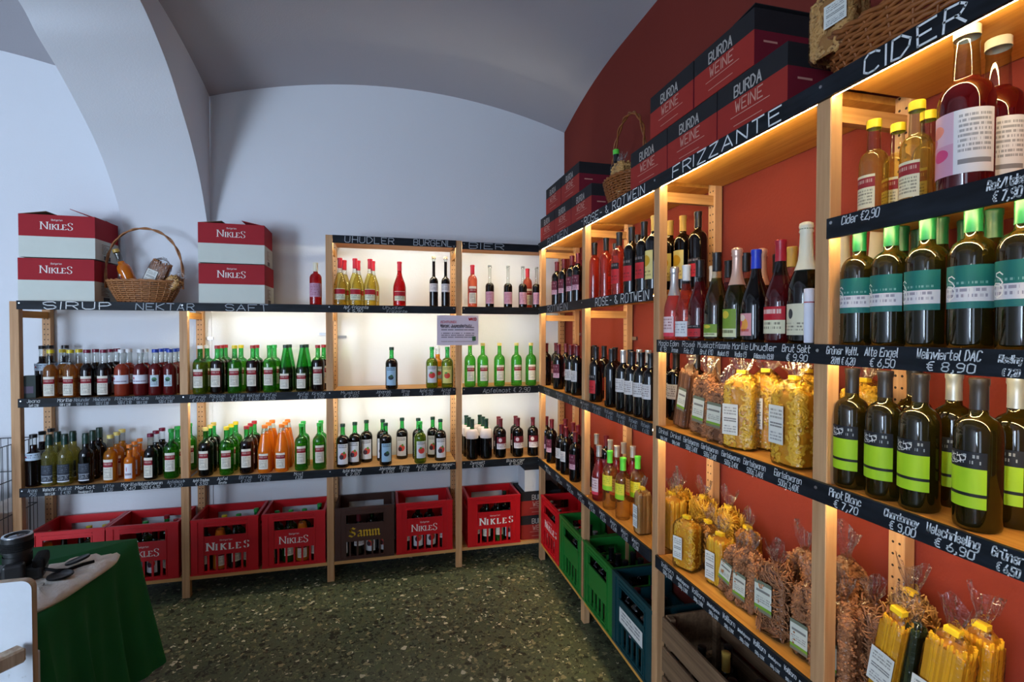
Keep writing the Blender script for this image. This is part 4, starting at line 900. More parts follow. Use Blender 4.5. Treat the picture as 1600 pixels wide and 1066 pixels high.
for x, kind, logo, lab, where, spec in (
    (-3.175, 'red', 'nikles', 'red NIKLES bottle crate in the left corner behind the camera table', 'leftmost red crate', '00coo 01djr 02gru 03gru 12gruy 13gruy 23djr'),
    (-2.79, 'red', 'nikles', 'red NIKLES bottle crate under SIRUP half hidden by green tablecloth', 'red crate beside tablecloth', '01blu 02frt 03djr 11gru 13djr 22djr'),
    (-2.345, 'red', 'nikles_spaced', 'red crate with wide spaced bold NIKLES under the SAFT shelf', 'bold NIKLES crate', '00djy 01coo 02djr 03gru 11gruy 12gru 23gru'),
    (-1.945, 'red', 'nikles', 'bright red NIKLES crate left of the brown crate', 'bright red crate', '00djy 01gru 02coo 03djr 10gru 11gru 12gru 23gru'),
    (-1.508, 'brown', 'samm', 'brown crate printed Samm in yellow blackletter', 'brown crate', '00frt 01bla 02frt 03frt 12bla'),
    (-1.115, 'red', 'nikles', 'red NIKLES crate right of the brown crate', 'crate beside brown one', '00bla 01frt 02frt 03bla 11bla 12bla'),
    (-.63, 'red', 'nikles_spaced', 'red NIKLES crate under the BIER shelves beside stacked cartons', 'crate under BIER', '00bla 01djr 02gru 03frt 11bla 12bla 23frt')):
    o = crate(kind, logo, (x, yc, zc), 0, lab); fill(where, (x, yc, zc), 0, spec)
for y, kind, logo, lab, where, spec in (
    (-.55, 'red', 'nikles_spaced', 'red NIKLES crate below the left ROTWEIN shelves', 'red crate below ROTWEIN', '00pnk 01row 02pnk 03row 12bla 13row'),
    (-.945, 'green', None, 'green crate next to the red crate, behind the second right upright', 'far green crate', '01rwh 02rwb 03rwb 11rob 12rwh 13rwb'),
    (-1.345, 'green', None, 'brighter green crate next to the petrol coloured crate', 'near green crate', '00rwb 01rwb 02rwb 03rwb 10rwb 11rwb 12rwb 13rwb 21rwb 22rwb'),
    (-1.7, 'teal', None, 'dark petrol coloured crate with white paper strip', 'petrol crate', '00rwb 01rot 02rwb 03rob 11rot 12rwb 13rwb')):
    if kind == 'teal': y = -1.712
    if y == -1.345: y = -1.335
    o = crate(kind, logo, (-.155, y, zc), -PI / 2, lab); fill(where, (-.155, y, zc), -PI / 2, spec)
    if kind == 'teal':
        lm = label_mat('notice', [(0, (214, 212, 204))], [(.15, .85, 3, (100, 100, 100), .42)])
        add('paper_strip', MB().grid(lambda u, v: (-.11 + .22 * u, -CD / 2 - .0045, .135 + .07 * v), 1, 1, uv=True).mesh('paper_strip', lm), o)
# ------------------------------------------------------------------ old wooden crate on the lowest right shelf
wc = thing('wooden_crate', 'weathered grey brown wooden slatted crate on the lowest right shelf', 'crate', (-.16, -2.32, RS + .001))
def slat(x0, x1, y0, y1, z0, z1, nm='slat'): solid(nm, MB().box(x0, x1, y0, y1, z0, z1), WOOD_OLD, wc, bevel=.003)
cy0, cy1, cx0, cx1, cz = -2.675, -1.965, -.292, -.03, RS + .002
for z0, z1 in ((.01, .115), (.135, .235), (.255, .355)):
    slat(cx0, cx0 + .014, cy0, cy1, cz + z0, cz + z1); slat(cx1 - .014, cx1, cy0, cy1, cz + z0, cz + z1)
for y in (cy0, cy1 - .014):
    for z0, z1 in ((.01, .165), (.19, .36)): slat(cx0 + .015, cx1 - .015, y, y + .014, cz + z0, cz + z1)
for y in (cy0 + .014, cy1 - .04):
    for x in (cx0 + .015, cx1 - .04): slat(x, x + .025, y, y + .025, cz + .002, cz + .36, 'corner_post')
slat(cx0 + .015, cx1 - .015, cy0 + .015, cy1 - .015, cz, cz + .008, 'bottom_board')
for i, (st, x, y) in enumerate((('rwb', -.2, -2.1), ('rwb', -.1, -2.12), ('yel', -.17, -2.2), ('rob', -.22, -2.3), ('rwb', -.12, -2.32), ('rwb', -.2, -2.42))):
    bottle(st, (x, y, cz + .009), -PI / 2, '%s, %s from the back wall inside the wooden crate' % (ST[st][10], ORD[i + 1]), 'bottles inside the wooden crate')

# ------------------------------------------------------------------ cartons
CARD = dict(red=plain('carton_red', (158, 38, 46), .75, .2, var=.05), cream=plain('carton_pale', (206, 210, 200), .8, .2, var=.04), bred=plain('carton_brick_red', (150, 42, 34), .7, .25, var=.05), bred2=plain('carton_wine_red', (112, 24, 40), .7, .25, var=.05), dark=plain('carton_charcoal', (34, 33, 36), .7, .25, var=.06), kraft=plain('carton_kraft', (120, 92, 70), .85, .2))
def nikles_carton(loc, rot, label, flaps):
    W, D, H = .372, .265, .245
    o = thing('carton', label, 'box', loc, rot, 'NIKLES cartons on the rack')
    def body():
        m = MB(); t = .004; hx, hy = W / 2, D / 2
        for z0, z1, mi in ((0, H * .49, 1), (H * .49, H, 0)):
            m.box(-hx, hx, -hy, -hy + t, z0, z1, mi); m.box(-hx, hx, hy - t, hy, z0, z1, mi); m.box(-hx, -hx + t, -hy + t, hy - t, z0, z1, mi)
            m.box(hx - t, hx, -hy + t, hy - t, z0, z1, mi)
        m.box(-hx + t, hx - t, -hy + t, hy - t, 0, t, 1); return m.mesh('carton_body', [CARD['red'], CARD['cream']])
    add('body', cached('nkbody', body), o)
    def logo(): m = MB(); nikles(m, Vector((-.078, -D / 2 - .0006, H * .66)), Vector((1, 0, 0)), Vector((0, 0, 1)), .156); return m.mesh('printed_name', PRINT_WHITE)
    add('printed_name', cached('nklogo', logo), o)
    def sidetxt():
        m = MB()
        for i in range(7): m.quad(*[Vector((W / 2 + .0006, -.06 + a, .04 + i * .009 + b)) for a, b in ((0, 0), (.09 - .02 * (i % 3), 0), (.09 - .02 * (i % 3), .003), (0, .003))])
        return m.mesh('printed_lines', CARD['kraft'])
    add('printed_lines', cached('nkside', sidetxt), o)
    def hole(): m = MB(); m.box(W / 2 - .003, W / 2 + .0008, -.035, .035, .004, .03); return m.mesh('hand_hole', BLACK)
    add('hand_hole', cached('nkhole', hole), o)
    for side, ang in flaps:
        def fl(side=side):
            m = MB()
            if side in 'LR': m.box(0, .13, -D / 2 + .004, D / 2 - .004, 0, .003, 0)
            else: m.box(-W / 2 + .004, W / 2 - .004, 0, .13, 0, .003, 0)
            return m.mesh('flap', CARD['kraft'] if side == 'L' else CARD['red'])
        me = cached(('flap', side), fl)
        if side == 'L': add('flap', me, o, (-W / 2 + .002, 0, H - .002), (0, -ang, 0))
        elif side == 'R': add('flap', me, o, (W / 2 - .002, 0, H - .002), (0, -(PI - ang), 0))
        elif side == 'F': add('flap', me, o, (0, -D / 2 + .002, H - .002), (ang, 0, 0))
        else: add('flap', me, o, (0, D / 2 - .002, H - .002), (PI - ang, 0, 0))
    return o
zt1 = L1 + .0005
FULL = (('L', .02), ('R', .02), ('F', .035), ('B', .035))
nikles_carton((-3.216, -.165, zt1), 0, 'red and white NIKLES carton, lower one beside the wicker basket', (('L', 0), ('R', 0)))
nikles_carton((-3.210, -.165, zt1 + .2515), 0, 'open NIKLES carton with raised flaps, top of the left stack', (('L', .16), ('R', .34), ('B', .05)))
nikles_carton((-2.298, -.165, zt1), 0, 'red and white NIKLES carton, lower of the stack right of basket', (('L', 0), ('R', 0)))
nikles_carton((-2.303, -.162, zt1 + .2515), .03, 'red and white NIKLES carton, upper of the stack right of basket', (('L', .12), ('R', .2), ('B', .06)))
for a in ():
    pass
BW, BD, BHH = .302, .235, .172
def burda_carton(loc, label, rot=-PI / 2, flap=False):
    o = thing('carton', label, 'box', loc, rot, 'BURDA WEINE cartons')
    def body():
        m = MB(); hx, hy = BW / 2, BD / 2; zz = BHH * .62
        for z0, z1, mf in ((0, zz, 0), (zz, BHH, 1)):
            m.quad((-hx, -hy, z0), (hx, -hy, z0), (hx, -hy, z1), (-hx, -hy, z1), mf); m.quad((hx, hy, z0), (-hx, hy, z0), (-hx, hy, z1), (hx, hy, z1), mf)
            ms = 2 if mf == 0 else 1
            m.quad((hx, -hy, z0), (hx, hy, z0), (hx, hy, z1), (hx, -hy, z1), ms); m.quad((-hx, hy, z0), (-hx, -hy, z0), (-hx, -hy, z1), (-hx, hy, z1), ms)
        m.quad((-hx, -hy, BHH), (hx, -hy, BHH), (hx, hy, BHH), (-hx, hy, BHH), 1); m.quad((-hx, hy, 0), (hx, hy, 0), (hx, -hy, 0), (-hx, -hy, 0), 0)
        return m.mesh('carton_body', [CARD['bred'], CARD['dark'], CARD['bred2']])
    add('body', cached('bubody', body), o)
    U, W, yy = Vector((1, 0, 0)), Vector((0, 0, 1)), -BD / 2 - .0007
    def t1(): m = MB(); text_fit(m, 'BURDA', Vector((-.068, yy, BHH * .66)), U, W, .118, .034, .005); return m.mesh('printed_name', PRINT_GREY)
    def t2():
        m = MB(); text_fit(m, 'WEINE', Vector((-.062, yy, BHH * .375)), U, W, .118, .034, .0042)
        for z, a, b in ((.30, -.085, .085), (.13, -.07, .055)): m.quad(*[Vector((x, yy, BHH * z + h)) for x, h in ((a, 0), (b, 0), (b, .0022), (a, .0022))])
        m.quad(*[Vector((BW / 2 + .0007, y, BHH * .42 + h)) for y, h in ((-.085, 0), (-.035, 0), (-.035, .006), (-.085, .006))])
        return m.mesh('printed_lines', plain('pale_red_print', (196, 140, 124), .6))
    add('printed_name', cached('but1', t1), o); add('printed_lines', cached('but2', t2), o)
    add('top_seam', cached('buseam', lambda: MB().box(-BW / 2 + .001, BW / 2 - .001, -.002, .002, BHH, BHH + .0012).mesh('top_seam', BLACK)), o)
    if flap: add('flap', cached('buflap', lambda: MB().box(0, .1, -BD / 2 + .003, BD / 2 - .003, 0, .003).mesh('flap', CARD['dark'])), o, (BW / 2 - .1, 0, BHH + .001), (0, -.1, 0))
    return o
zb = R0 + .0005; xb = FR + .008 + BD / 2
for y, l in ((-.465, 'innermost BURDA WEINE carton, lower layer at the room corner'), (-.772, 'middle BURDA WEINE carton, lower layer of the corner stack'), (-1.079, 'BURDA WEINE carton beside wicker basket, lower layer of corner stack'),
             (-1.828, 'BURDA WEINE carton right of the handled basket, lower layer'), (-2.135, 'BURDA WEINE carton above FRIZZANTE, middle of the lower layer'), (-2.442, 'nearest BURDA WEINE carton, lower layer beside the large basket')):
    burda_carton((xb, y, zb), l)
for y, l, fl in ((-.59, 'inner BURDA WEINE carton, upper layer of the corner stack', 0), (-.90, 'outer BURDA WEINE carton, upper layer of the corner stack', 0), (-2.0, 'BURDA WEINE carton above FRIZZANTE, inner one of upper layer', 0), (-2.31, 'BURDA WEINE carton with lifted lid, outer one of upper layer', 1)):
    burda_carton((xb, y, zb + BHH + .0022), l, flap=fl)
burda_carton((-.275, -.17, LS + .001), 'BURDA carton on the lowest shelf in the corner, bottom of the pile', 0)
burda_carton((-.275, -.17, LS + .001 + BHH + .002), 'BURDA carton on the lowest shelf in the corner, top of the pile', 0)
o = thing('carton', 'small plain white carton on top of the corner carton pile', 'box', (-.345, -.2, LS + .352), 0)
add('body', MB().box(-.055, .055, -.09, .09, 0, .155).mesh('body', plain('white_card', (206, 208, 212), .7)), o); add('dark_lid', MB().box(-.0555, .0555, -.0905, .0905, .155, .2).mesh('dark_lid', CARD['dark']), o)
# dark gift box standing left of the syrup bottles
bx_ = x_at(49, -.25, 1.3)
o = thing('gift_carton', 'narrow dark green carton at the left end of SIRUP middle shelf', 'box', (bx_, -.255, zt(L2)), .25)
add('body', MB().box(-.03, .03, -.03, .03, 0, .13).mesh('body', plain('dark_green_card', (34, 48, 44), .6)), o)
add('printed_patch', MB().box(-.02, .02, -.0308, -.03, .03, .07).mesh('printed_patch', plain('muted_violet_print', (90, 76, 96), .6)), o)

# ------------------------------------------------------------------ paper notice
nx0, nx1, nz0, nz1, ny = -1.033, -.748, 1.545, 1.748, -.340
no = thing('paper_notice', 'lilac printed paper notice headed Wiener Jugendschutz hanging from the rack', 'notice', ((nx0 + nx1) / 2, ny, nz0))
pm = label_mat('noticepaper', [(0, (206, 196, 212))], [(.46, .62, 2, (90, 84, 100), .4), (.22, .42, 3, (90, 84, 100), .4), (.08, .14, 1, (150, 140, 150), .35)])
m = MB(); m.grid(lambda u, v: (nx0 + (nx1 - nx0) * u, ny - .004 * math.sin(u * PI) * (1 - v), nz0 + (nz1 - nz0) * v), 10, 6, uv=True)
sh = solid('sheet', m, pm, no, True)
sh.data.uv_layers[0]
def note(txt, u0, u1, v0, v1, mat, wid, nm='printed_words'):
    m = MB(); text_fit(m, txt, Vector((nx0 + .285 * u0, ny - .0052, nz0 + .203 * v0)), Vector((1, 0, 0)), Vector((0, 0, 1)), .285 * (u1 - u0), .203 * (v1 - v0), wid); solid(nm, m, mat, no)
note('ACHTUNG!', .08, .45, .74, .82, plain('pink_print', (206, 120, 140), .6), .003); note('Wiener Jugendschutz', .08, .83, .62, .71, plain('black_print', (50, 44, 60), .6), .0026)
note('WKO', .76, .94, .84, .92, plain('red_print', (206, 40, 50), .6), .005)
solid('green_emblem', MB().box(nx1 - .045, nx1 - .02, ny - .006, ny - .005, nz0 + .03, nz0 + .06), plain('green_emblem_print', (50, 96, 60), .6), no)

# ------------------------------------------------------------------ wicker baskets
WICK = []
def make_wicker(name, a, b):
    t = NT(name); n = t.noise(t.coord(), 60, 3); oi = t.noise(t.coord('Object', (9, 9, 90)), 1, 2)
    return t.done(t.pbr(t.mix(t.math('MULTIPLY', t.math('ADD', n, oi), .5), lin(*a), lin(*b)), .5, .4))
WICKER = make_wicker('wicker', (96, 52, 26), (206, 142, 88)); WICKER_D = make_wicker('brown_wicker', (80, 40, 16), (178, 106, 48))
def basket(loc, rot, label, rx, ry, h, flare, hh, mat, handle_along='x', wave=0):
    o = thing('wicker_basket', label, 'basket', loc, rot, 'wicker baskets on top of the racks')
    ns = 26; rows = int(h / .0105)
    def rad(t): return 1 - flare * max(0.0, 1 - t) ** 1.3
    def top(a): return wave * math.cos(2 * a)
    m = MB()
    for k in range(rows):
        t = (k + .5) / rows; pts = []
        for i in range(ns * 2):
            a = PI * i / ns; off = .0042 * math.cos(ns * a / 1 + k * PI)
            pts.append(((rx * rad(t) + off) * math.cos(a), (ry * rad(t) + off) * math.sin(a), t * (h + top(a)) + .006))
        m.tube(pts, .0052 if mat is WICKER else .006, 5, closed=True)
    add('woven_side', m.mesh('woven_side', mat, True), o)
    m = MB()
    for i in range(ns):
        a = 2 * PI * i / ns; pts = [((rx * rad(t) + 0) * math.cos(a), (ry * rad(t)) * math.sin(a), t * (h + top(a))) for t in (0.02, .3, .6, 1.0, 1.09)]
        m.tube(pts, .0035, 5)
    add('stakes', m.mesh('stakes', mat, True), o)
    m = MB().lathe([(0, .002), (1, .002), (1, .01), (0, .01)], 26); m.v = [(v[0] * rx * rad(0), v[1] * ry * rad(0), v[2]) for v in m.v]
    add('base', m.mesh('base', mat, True), o)
    m = MB()
    for ph in (0, PI):
        pts = []
        for i in range(ns * 3):
            a = 2 * PI * i / (ns * 3); w = .005 * math.sin(13 * a + ph)
            pts.append(((rx + w) * math.cos(a), (ry + w) * math.sin(a), h + top(a) + .006 + .005 * math.cos(13 * a + ph)))
        m.tube(pts, .006, 5, closed=True)
    add('braided_rim', m.mesh('braided_rim', mat, True), o)
    if hh:
        m = MB(); q = rx if handle_along == 'x' else ry
        for ph in (0, PI):
            pts = []
            for i in range(61):
                t = i / 60; a = PI * t; w = .007
                u = -(q + .012) * math.cos(a) * (1 + .10 * math.sin(a)); z = h * .72 + (hh - h * .72) * max(0.0, math.sin(a)) ** .78
                off = (w * math.cos(9 * a + ph), w * math.sin(9 * a + ph))
                pts.append((u + off[1] * .5, off[0], z + off[1] * .5) if handle_along == 'x' else (off[0], u + off[1] * .5, z + off[1] * .5))
            m.tube(pts, .0048, 5)
        add('handle', m.mesh('handle', mat, True), o)
    return o
basket((-2.81, -.2, L1 + .001), 0, 'wicker basket with tall twisted handle beside NIKLES cartons', .195, .11, .125, .30, .46, WICKER)
basket((-.175, -1.42, R0 + .001), -PI / 2, 'small brown basket with tall handle between BURDA cartons', .165, .105, .135, .34, .47, WICKER_D)
basket((-.165, -2.845, R0 + .001), -PI / 2, 'large brown wicker basket above the CIDER board', .225, .125, .125, .26, 0, WICKER_D, wave=.03)
# ------------------------------------------------------------------ bags of pasta
def film_mat():
    t = NT('crinkled_cellophane'); tr = t.n('ShaderNodeBsdfTransparent'); tr.inputs[0].default_value = (.965, .965, .96, 1)
    g = t.n('ShaderNodeBsdfGlossy'); g.inputs['Roughness'].default_value = .16
    n = t.noise(t.coord(), 34, 3, .65); b = t.n('ShaderNodeBump'); b.inputs['Strength'].default_value = .9; b.inputs['Distance'].default_value = .012
    t.t.links.new(n, b.inputs['Height']); t.t.links.new(b.outputs[0], g.inputs['Normal'])
    lw = t.n('ShaderNodeLayerWeight'); lw.inputs[0].default_value = .30; t.t.links.new(b.outputs[0], lw.inputs['Normal'])
    m = t.n('ShaderNodeMixShader'); t.t.links.new(t.math('MULTIPLY', t.math('ADD', lw.outputs['Fresnel'], .03), .75), m.inputs[0]); t.t.links.new(tr.outputs[0], m.inputs[1]); t.t.links.new(g.outputs[0], m.inputs[2])
    return t.done(m.outputs[0])
FILM = film_mat()
PASTA = dict(yellow=plain('egg_pasta', (242, 188, 54), .5, .4, var=.22, scale=70), brown=plain('wholegrain_pasta', (166, 112, 74), .6, .3, var=.25, scale=70), spaghetti=plain('spaghetti', (240, 180, 40), .5, .35, var=.1, scale=30), greenp=plain('green_ribbon_pasta', (54, 66, 34), .6, .3, var=.2, scale=40), tan=plain('pale_pasta', (206, 160, 96), .55, .3, var=.2, scale=70), mixed=plain('vegetable_pasta', (196, 132, 50), .55, .3, var=.45, scale=34))
SHADE = dict(yellow=plain('egg_pasta_shaded', (216, 150, 34), .7, .2), brown=plain('wholegrain_shaded', (118, 74, 46), .7, .2), spaghetti=plain('spaghetti_shaded', (214, 152, 30), .7, .2), greenp=plain('green_ribbon_shaded', (34, 42, 22), .7, .2), tan=plain('pale_pasta_shaded', (164, 116, 60), .7, .2), mixed=plain('vegetable_pasta_shaded', (130, 84, 34), .7, .2))  # darker core colours, painting in the shade between the pasta pieces
label_mat('baglabel', [(0, (214, 214, 206))], [(.05, .3, 3, (120, 120, 120), .45), (.4, .55, 2, (60, 60, 60), .35), (.62, .9, 3, (120, 118, 112), .45)])
label_mat('biolabel', [(0, (120, 116, 96)), (.1, (120, 160, 50)), (.2, (206, 206, 190)), (.88, (110, 116, 96))], [(.28, .5, 3, (130, 128, 120), .45), (.58, .72, 1, (70, 60, 60), .3)])
rp = random.Random(5)
def superr(a, w, d, e=.38):
    c, s_ = math.cos(a), math.sin(a); return w / 2 * math.copysign(abs(c) ** e, c), d / 2 * math.copysign(abs(s_) ** e, s_)
def piece(kind, m, P, M):
    if kind == 'elbow': m.tube([P + M @ Vector((.0105 * math.cos(t), .0105 * math.sin(t) - .006, 0)) for t in (.1, .8, 1.6, 2.3, 3.0)], .0046, 6)
    elif kind == 'penne': m.tube([P + M @ Vector((t, 0, 0)) for t in (-.013, .013)], .0042, 6)
    elif kind == 'twist':
        for ph in (0, PI): m.tube([P + M @ Vector((t * .0042, .0042 * math.cos(t * 1.1 + ph), .0042 * math.sin(t * 1.1 + ph))) for t in (-4, -2.6, -1.3, 0, 1.3, 2.6, 4)], .0034, 5)
    elif kind == 'small': m.tube([P + M @ Vector((.004 * math.cos(t), .004 * math.sin(t) - .002, 0)) for t in (.1, 1.2, 2.2, 3.1)], .0022, 5)
    elif kind == 'nest': m.tube([P + M @ Vector((t, .006 * math.sin(t * 120), .001 * math.cos(t * 110))) for t in (-.03, -.02, -.01, 0, .01, .02, .03)], .0017, 4)
def bag_contents(key, w, d, h, kind, count):
    def f():
        m = MB(); n = 28; zs = [.006, .02] + [h * i / 8 for i in range(1, 8)] + [h * .97, h * 1.0]
        prof = lambda z: 1.0 if .02 <= z <= h * .86 else (.9 if z < .02 else max(.25, 1 - ((z - h * .86) / (h * .14)) ** 2 * .75))
        i0 = len(m.v)
        for z in zs:
            for k in range(n):
                x, y = superr(2 * PI * k / n, (w - .02) * prof(z), (d - .02) * prof(z)); m.v.append((x, y, z))
        for j in range(len(zs) - 1):
            for k in range(n):
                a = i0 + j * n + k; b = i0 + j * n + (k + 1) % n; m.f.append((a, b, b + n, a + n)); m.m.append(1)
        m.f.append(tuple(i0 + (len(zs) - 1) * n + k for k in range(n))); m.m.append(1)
        for _ in range(count):
            a = rp.uniform(0, 2 * PI); z = rp.uniform(.012, h * .99); pr = prof(z)
            x, y = superr(a, (w - .014) * pr, (d - .014) * pr)
            x2, y2 = superr(a + .02, w, d); x1, y1 = superr(a - .02, w, d); T = Vector((x2 - x1, y2 - y1, 0)).normalized(); Z = Vector((0, 0, 1)); Nn = T.cross(Z)
            M = Matrix((T, Z, Nn)).transposed() @ Matrix.Rotation(rp.uniform(0, 6.3), 3, 'Z') @ Matrix.Rotation(rp.uniform(-.35, .35), 3, 'X')
            piece(kind, m, Vector((x, y, z)), M)
        return m.mesh('pasta', [PASTA['yellow'], PASTA['yellow']])
    return cached(('pasta', key, count), f)
def strands(key, w, d, h, n):
    def f():
        m = MB(); r2 = random.Random(n)
        for _ in range(n):
            a, q = r2.uniform(0, 2 * PI), math.sqrt(r2.uniform(.8, 1)); x, y = superr(a, (w - .012) * q, (d - .012) * q, .5)
            m.tube([(x, y, .006), (x + r2.uniform(-.002, .002), y, h * .5), (x, y, h - r2.uniform(0, .016))], .0022, 5)
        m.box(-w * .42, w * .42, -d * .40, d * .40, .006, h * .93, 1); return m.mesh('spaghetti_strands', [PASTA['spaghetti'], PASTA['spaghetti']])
    return cached(('strands', key), f)
def film(key, w, d, h, topk, seed):
    """clear bag: body, gathered neck and a crumpled plume (topk = plume height)"""
    def f():
        m = MB(); n = 40; r2 = random.Random(seed); ph = [r2.uniform(0, 6.3) for _ in range(8)]
        lev = [(.002, .93, 0), (.012, 1.0, .0), (h * .3, 1.01, .01), (h * .6, 1.0, .015), (h * .86, .98, .02), (h * .95, .86, .05), (h * 1.02, .62, .10), (h * 1.06, .38, .2)]
        if topk > .02: lev += [(h * 1.08, .24, .22), (h * 1.08 + topk * .25, .36, .2), (h * 1.08 + topk * .6, .62, .22), (h * 1.08 + topk, .80, .26)]
        else: lev += [(h * 1.09, .2, .3), (h * 1.1, .02, 0)]
        for j, (z, s_, cr) in enumerate(lev):
            for k in range(n):
                a = 2 * PI * k / n; x, y = superr(a, w * s_, d * s_ * (1 if j < 9 else .55), .4 if j < 6 else .8)
                wob = 1 + cr * (.35 * math.sin(5 * a + ph[0] + j) + .3 * math.sin(9 * a + ph[1] - j * .7) + .25 * math.sin(13 * a + ph[2]))
                zz = z + (cr * .045 * math.sin(3 * a + ph[3]) if j > 8 else 0) + (.012 * math.sin(2 * a + ph[5]) if j > 10 else 0) + (cr * .02 * math.sin(3 * a + ph[4]) if j > 5 else 0)
                m.v.append((x * wob, y * wob, zz))
        for j in range(len(lev) - 1):
            for k in range(n):
                a = j * n + k; b = j * n + (k + 1) % n; m.f.append((a, b, b + n, a + n)); m.m.append(0)
        m.f.append(tuple(range(n))[::-1]); m.m.append(0)
        return m.mesh('cellophane', FILM, False)
    return cached(('film', key), f)
BAGN = [0]
def bag(loc, rot, w, d, h, content, kind, label, topk=.05, lab='baglabel', lw=.05, lh=.085, lz=.35, lx=0.0, clip=True, count=400, tilt=0, key=None, name='pasta_bag', cat='pasta bag', tilt_y=0):
    BAGN[0] += 1; key = (round(w, 3), round(d, 3), round(h, 3), kind)
    M = Matrix.Rotation(rot, 3, 'Z') @ Matrix.Rotation(tilt, 3, 'X') @ Matrix.Rotation(tilt_y, 3, 'Y')
    low = min((M @ Vector((x, y, 0))).z for x in (-w * .46, w * .46) for y in (-d * .46, d * .46))
    loc = (loc[0], loc[1], loc[2] - low + .0005)
    o = thing(name, label, cat, loc, tuple(M.to_euler()))
    o['group'] = 'bags of pasta on the right rack'
    me = strands(key, w, d, h, 130) if kind == 'strand' else bag_contents(key, w, d, h, kind, count)
    if me.users and me.materials[0] is not PASTA[content]:
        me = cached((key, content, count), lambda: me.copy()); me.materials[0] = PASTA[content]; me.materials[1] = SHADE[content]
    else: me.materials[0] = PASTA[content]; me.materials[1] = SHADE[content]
    p = add('pasta', me, o); p['kind'] = 'stuff'
    add('cellophane', film((w, d, h, topk), w, d, h, topk, BAGN[0]), o)
    if lab: add('paper_label', cached(('bl', lab, w, d, lw, lh, lz, lx), lambda: MB().grid(lambda u, v: (lx + lw * (u - .5), -d / 2 - .0035 + .001 * math.sin(u * 3), h * lz + lh * (v - .5)), 4, 3, uv=True).mesh('paper_label', LABS[lab])), o)
    if clip: add('clip', cached('clip', lambda: MB().box(-.014, .014, -.009, .009, -.006, .006).mesh('clip', plain('yellow_clip', (240, 200, 40), .4))), o, (0, -.004, h * 1.075))
    return o
RR = -PI / 2
def by(px, X, Z): return y_at(px, X, Z)
z2, z4 = R2 - .004, R4 - .004
# second shelf from below in the FRIZZANTE bay
bag((-.22, by(1067, -.22, 1.4), z2), RR + .1, .075, .055, .235, 'brown', 'strand', 'leaning bag of thin brown spaghetti, leftmost pasta bag under FRIZZANTE', .05, 'biolabel', .045, .09, .5, .01, False, tilt=-.0, tilt_y=.18)
bag((-.235, by(1099, -.235, 1.4), z2), RR + .15, .095, .06, .215, 'brown', 'twist', 'bag of brown pasta twists with pale green label, second under FRIZZANTE', .05, 'biolabel', .055, .095, .45, 0, False, tilt_y=.1)
bag((-.245, by(1126, -.245, 1.4), z2), RR + .2, .095, .06, .19, 'brown', 'twist', 'bag of brown pasta twists left of the yellow bags', .05, 'biolabel', .06, .085, .5, -.005, False, tilt_y=.06)
bag((-.235, by(1160, -.235, 1.4), z2), RR + .5, .105, .085, .235, 'yellow', 'elbow', 'tall bag of yellow elbow pasta, left of three yellow bags', .04, 'baglabel', .05, .1, .42, -.02)
bag((-.16, by(1198, -.16, 1.4), z2), RR + .5, .105, .085, .24, 'yellow', 'elbow', 'tall bag of yellow elbow pasta, middle of three yellow bags', .04, 'baglabel', .05, .1, .5, -.02)
bag((-.235, by(1243, -.235, 1.4), z2), RR, .115, .09, .235, 'yellow', 'elbow', 'wide bag of yellow pasta with white label beside the upright', .05, 'baglabel', .055, .11, .5, -.02)
bag((-.12, by(1163, -.12, 1.4), z2), RR, .1, .08, .22, 'tan', 'twist', 'pale pasta bag behind the leftmost yellow bag', .05, None)
bag((-.10, by(1262, -.10, 1.4), z2), RR, .11, .085, .245, 'yellow', 'elbow', 'yellow pasta bag at the back beside the upright', .05, None)
bag((-.10, by(1352, -.10, 1.4), z2), RR, .11, .085, .235, 'yellow', 'elbow', 'yellow pasta bag behind the lime labelled wine bottles', .05, None)
# lower shelf
bag((-.245, by(1005, -.245, .83), z4), RR, .062, .07, .19, 'tan', 'strand', 'small block bag of pale noodles beside the lime foil bottles', .045, 'baglabel', .04, .1, .42, 0)
bag((-.19, by(1052, -.19, .85), z4), RR, .11, .09, .21, 'yellow', 'strand', 'bag of yellow noodles behind the small block bag', .06, None)
bag((-.10, by(1062, -.1, .85), z4), RR, .12, .09, .20, 'yellow', 'nest', 'crumpled bag of yellow ribbon pasta at the back, left one', .06, None)
bag((-.09, by(1100, -.09, .85), z4), RR, .11, .085, .21, 'yellow', 'nest', 'crumpled bag of yellow ribbon pasta at the back, middle one', .06, None)
bag((-.08, by(1140, -.08, .85), z4), RR, .11, .085, .215, 'yellow', 'nest', 'crumpled bag of yellow ribbon pasta at the back, right one', .06, None)
bag((-.245, by(1075, -.245, .83), z4), RR + .35, .1, .075, .185, 'yellow', 'small', 'rounded bag of small yellow pasta with white label, front row', .02, 'baglabel', .04, .085, .45, -.015, count=520)
bag((-.16, by(1108, -.16, .83), z4), RR, .085, .075, .165, 'mixed', 'small', 'bag of orange vegetable pasta behind the small yellow pasta', .04, None)
bag((-.20, by(1127, -.20, .83), z4), RR + .2, .085, .08, .17, 'yellow', 'strand', 'square bag of yellow noodles in front of the ribbon bags', .045, 'baglabel', .042, .1, .42, -.01)
bag((-.10, by(1170, -.10, .83), z4), RR, .08, .07, .19, 'mixed', 'elbow', 'bag of mixed vegetable pasta at the back right', .05, None)
bag((-.225, by(1141, -.225, .82), z4), RR + .1, .075, .05, .17, 'brown', 'twist', 'leaning bag of brown twists, front row, left of the dark bags', .04, 'biolabel', .05, .075, .5, -.01, False, tilt_y=.22)
bag((-.215, by(1171, -.215, .82), z4), RR + .1, .085, .06, .185, 'brown', 'twist', 'bag of brown spiral pasta with large pale label, front row', .05, 'biolabel', .052, .085, .4, -.012, False, tilt_y=.05)
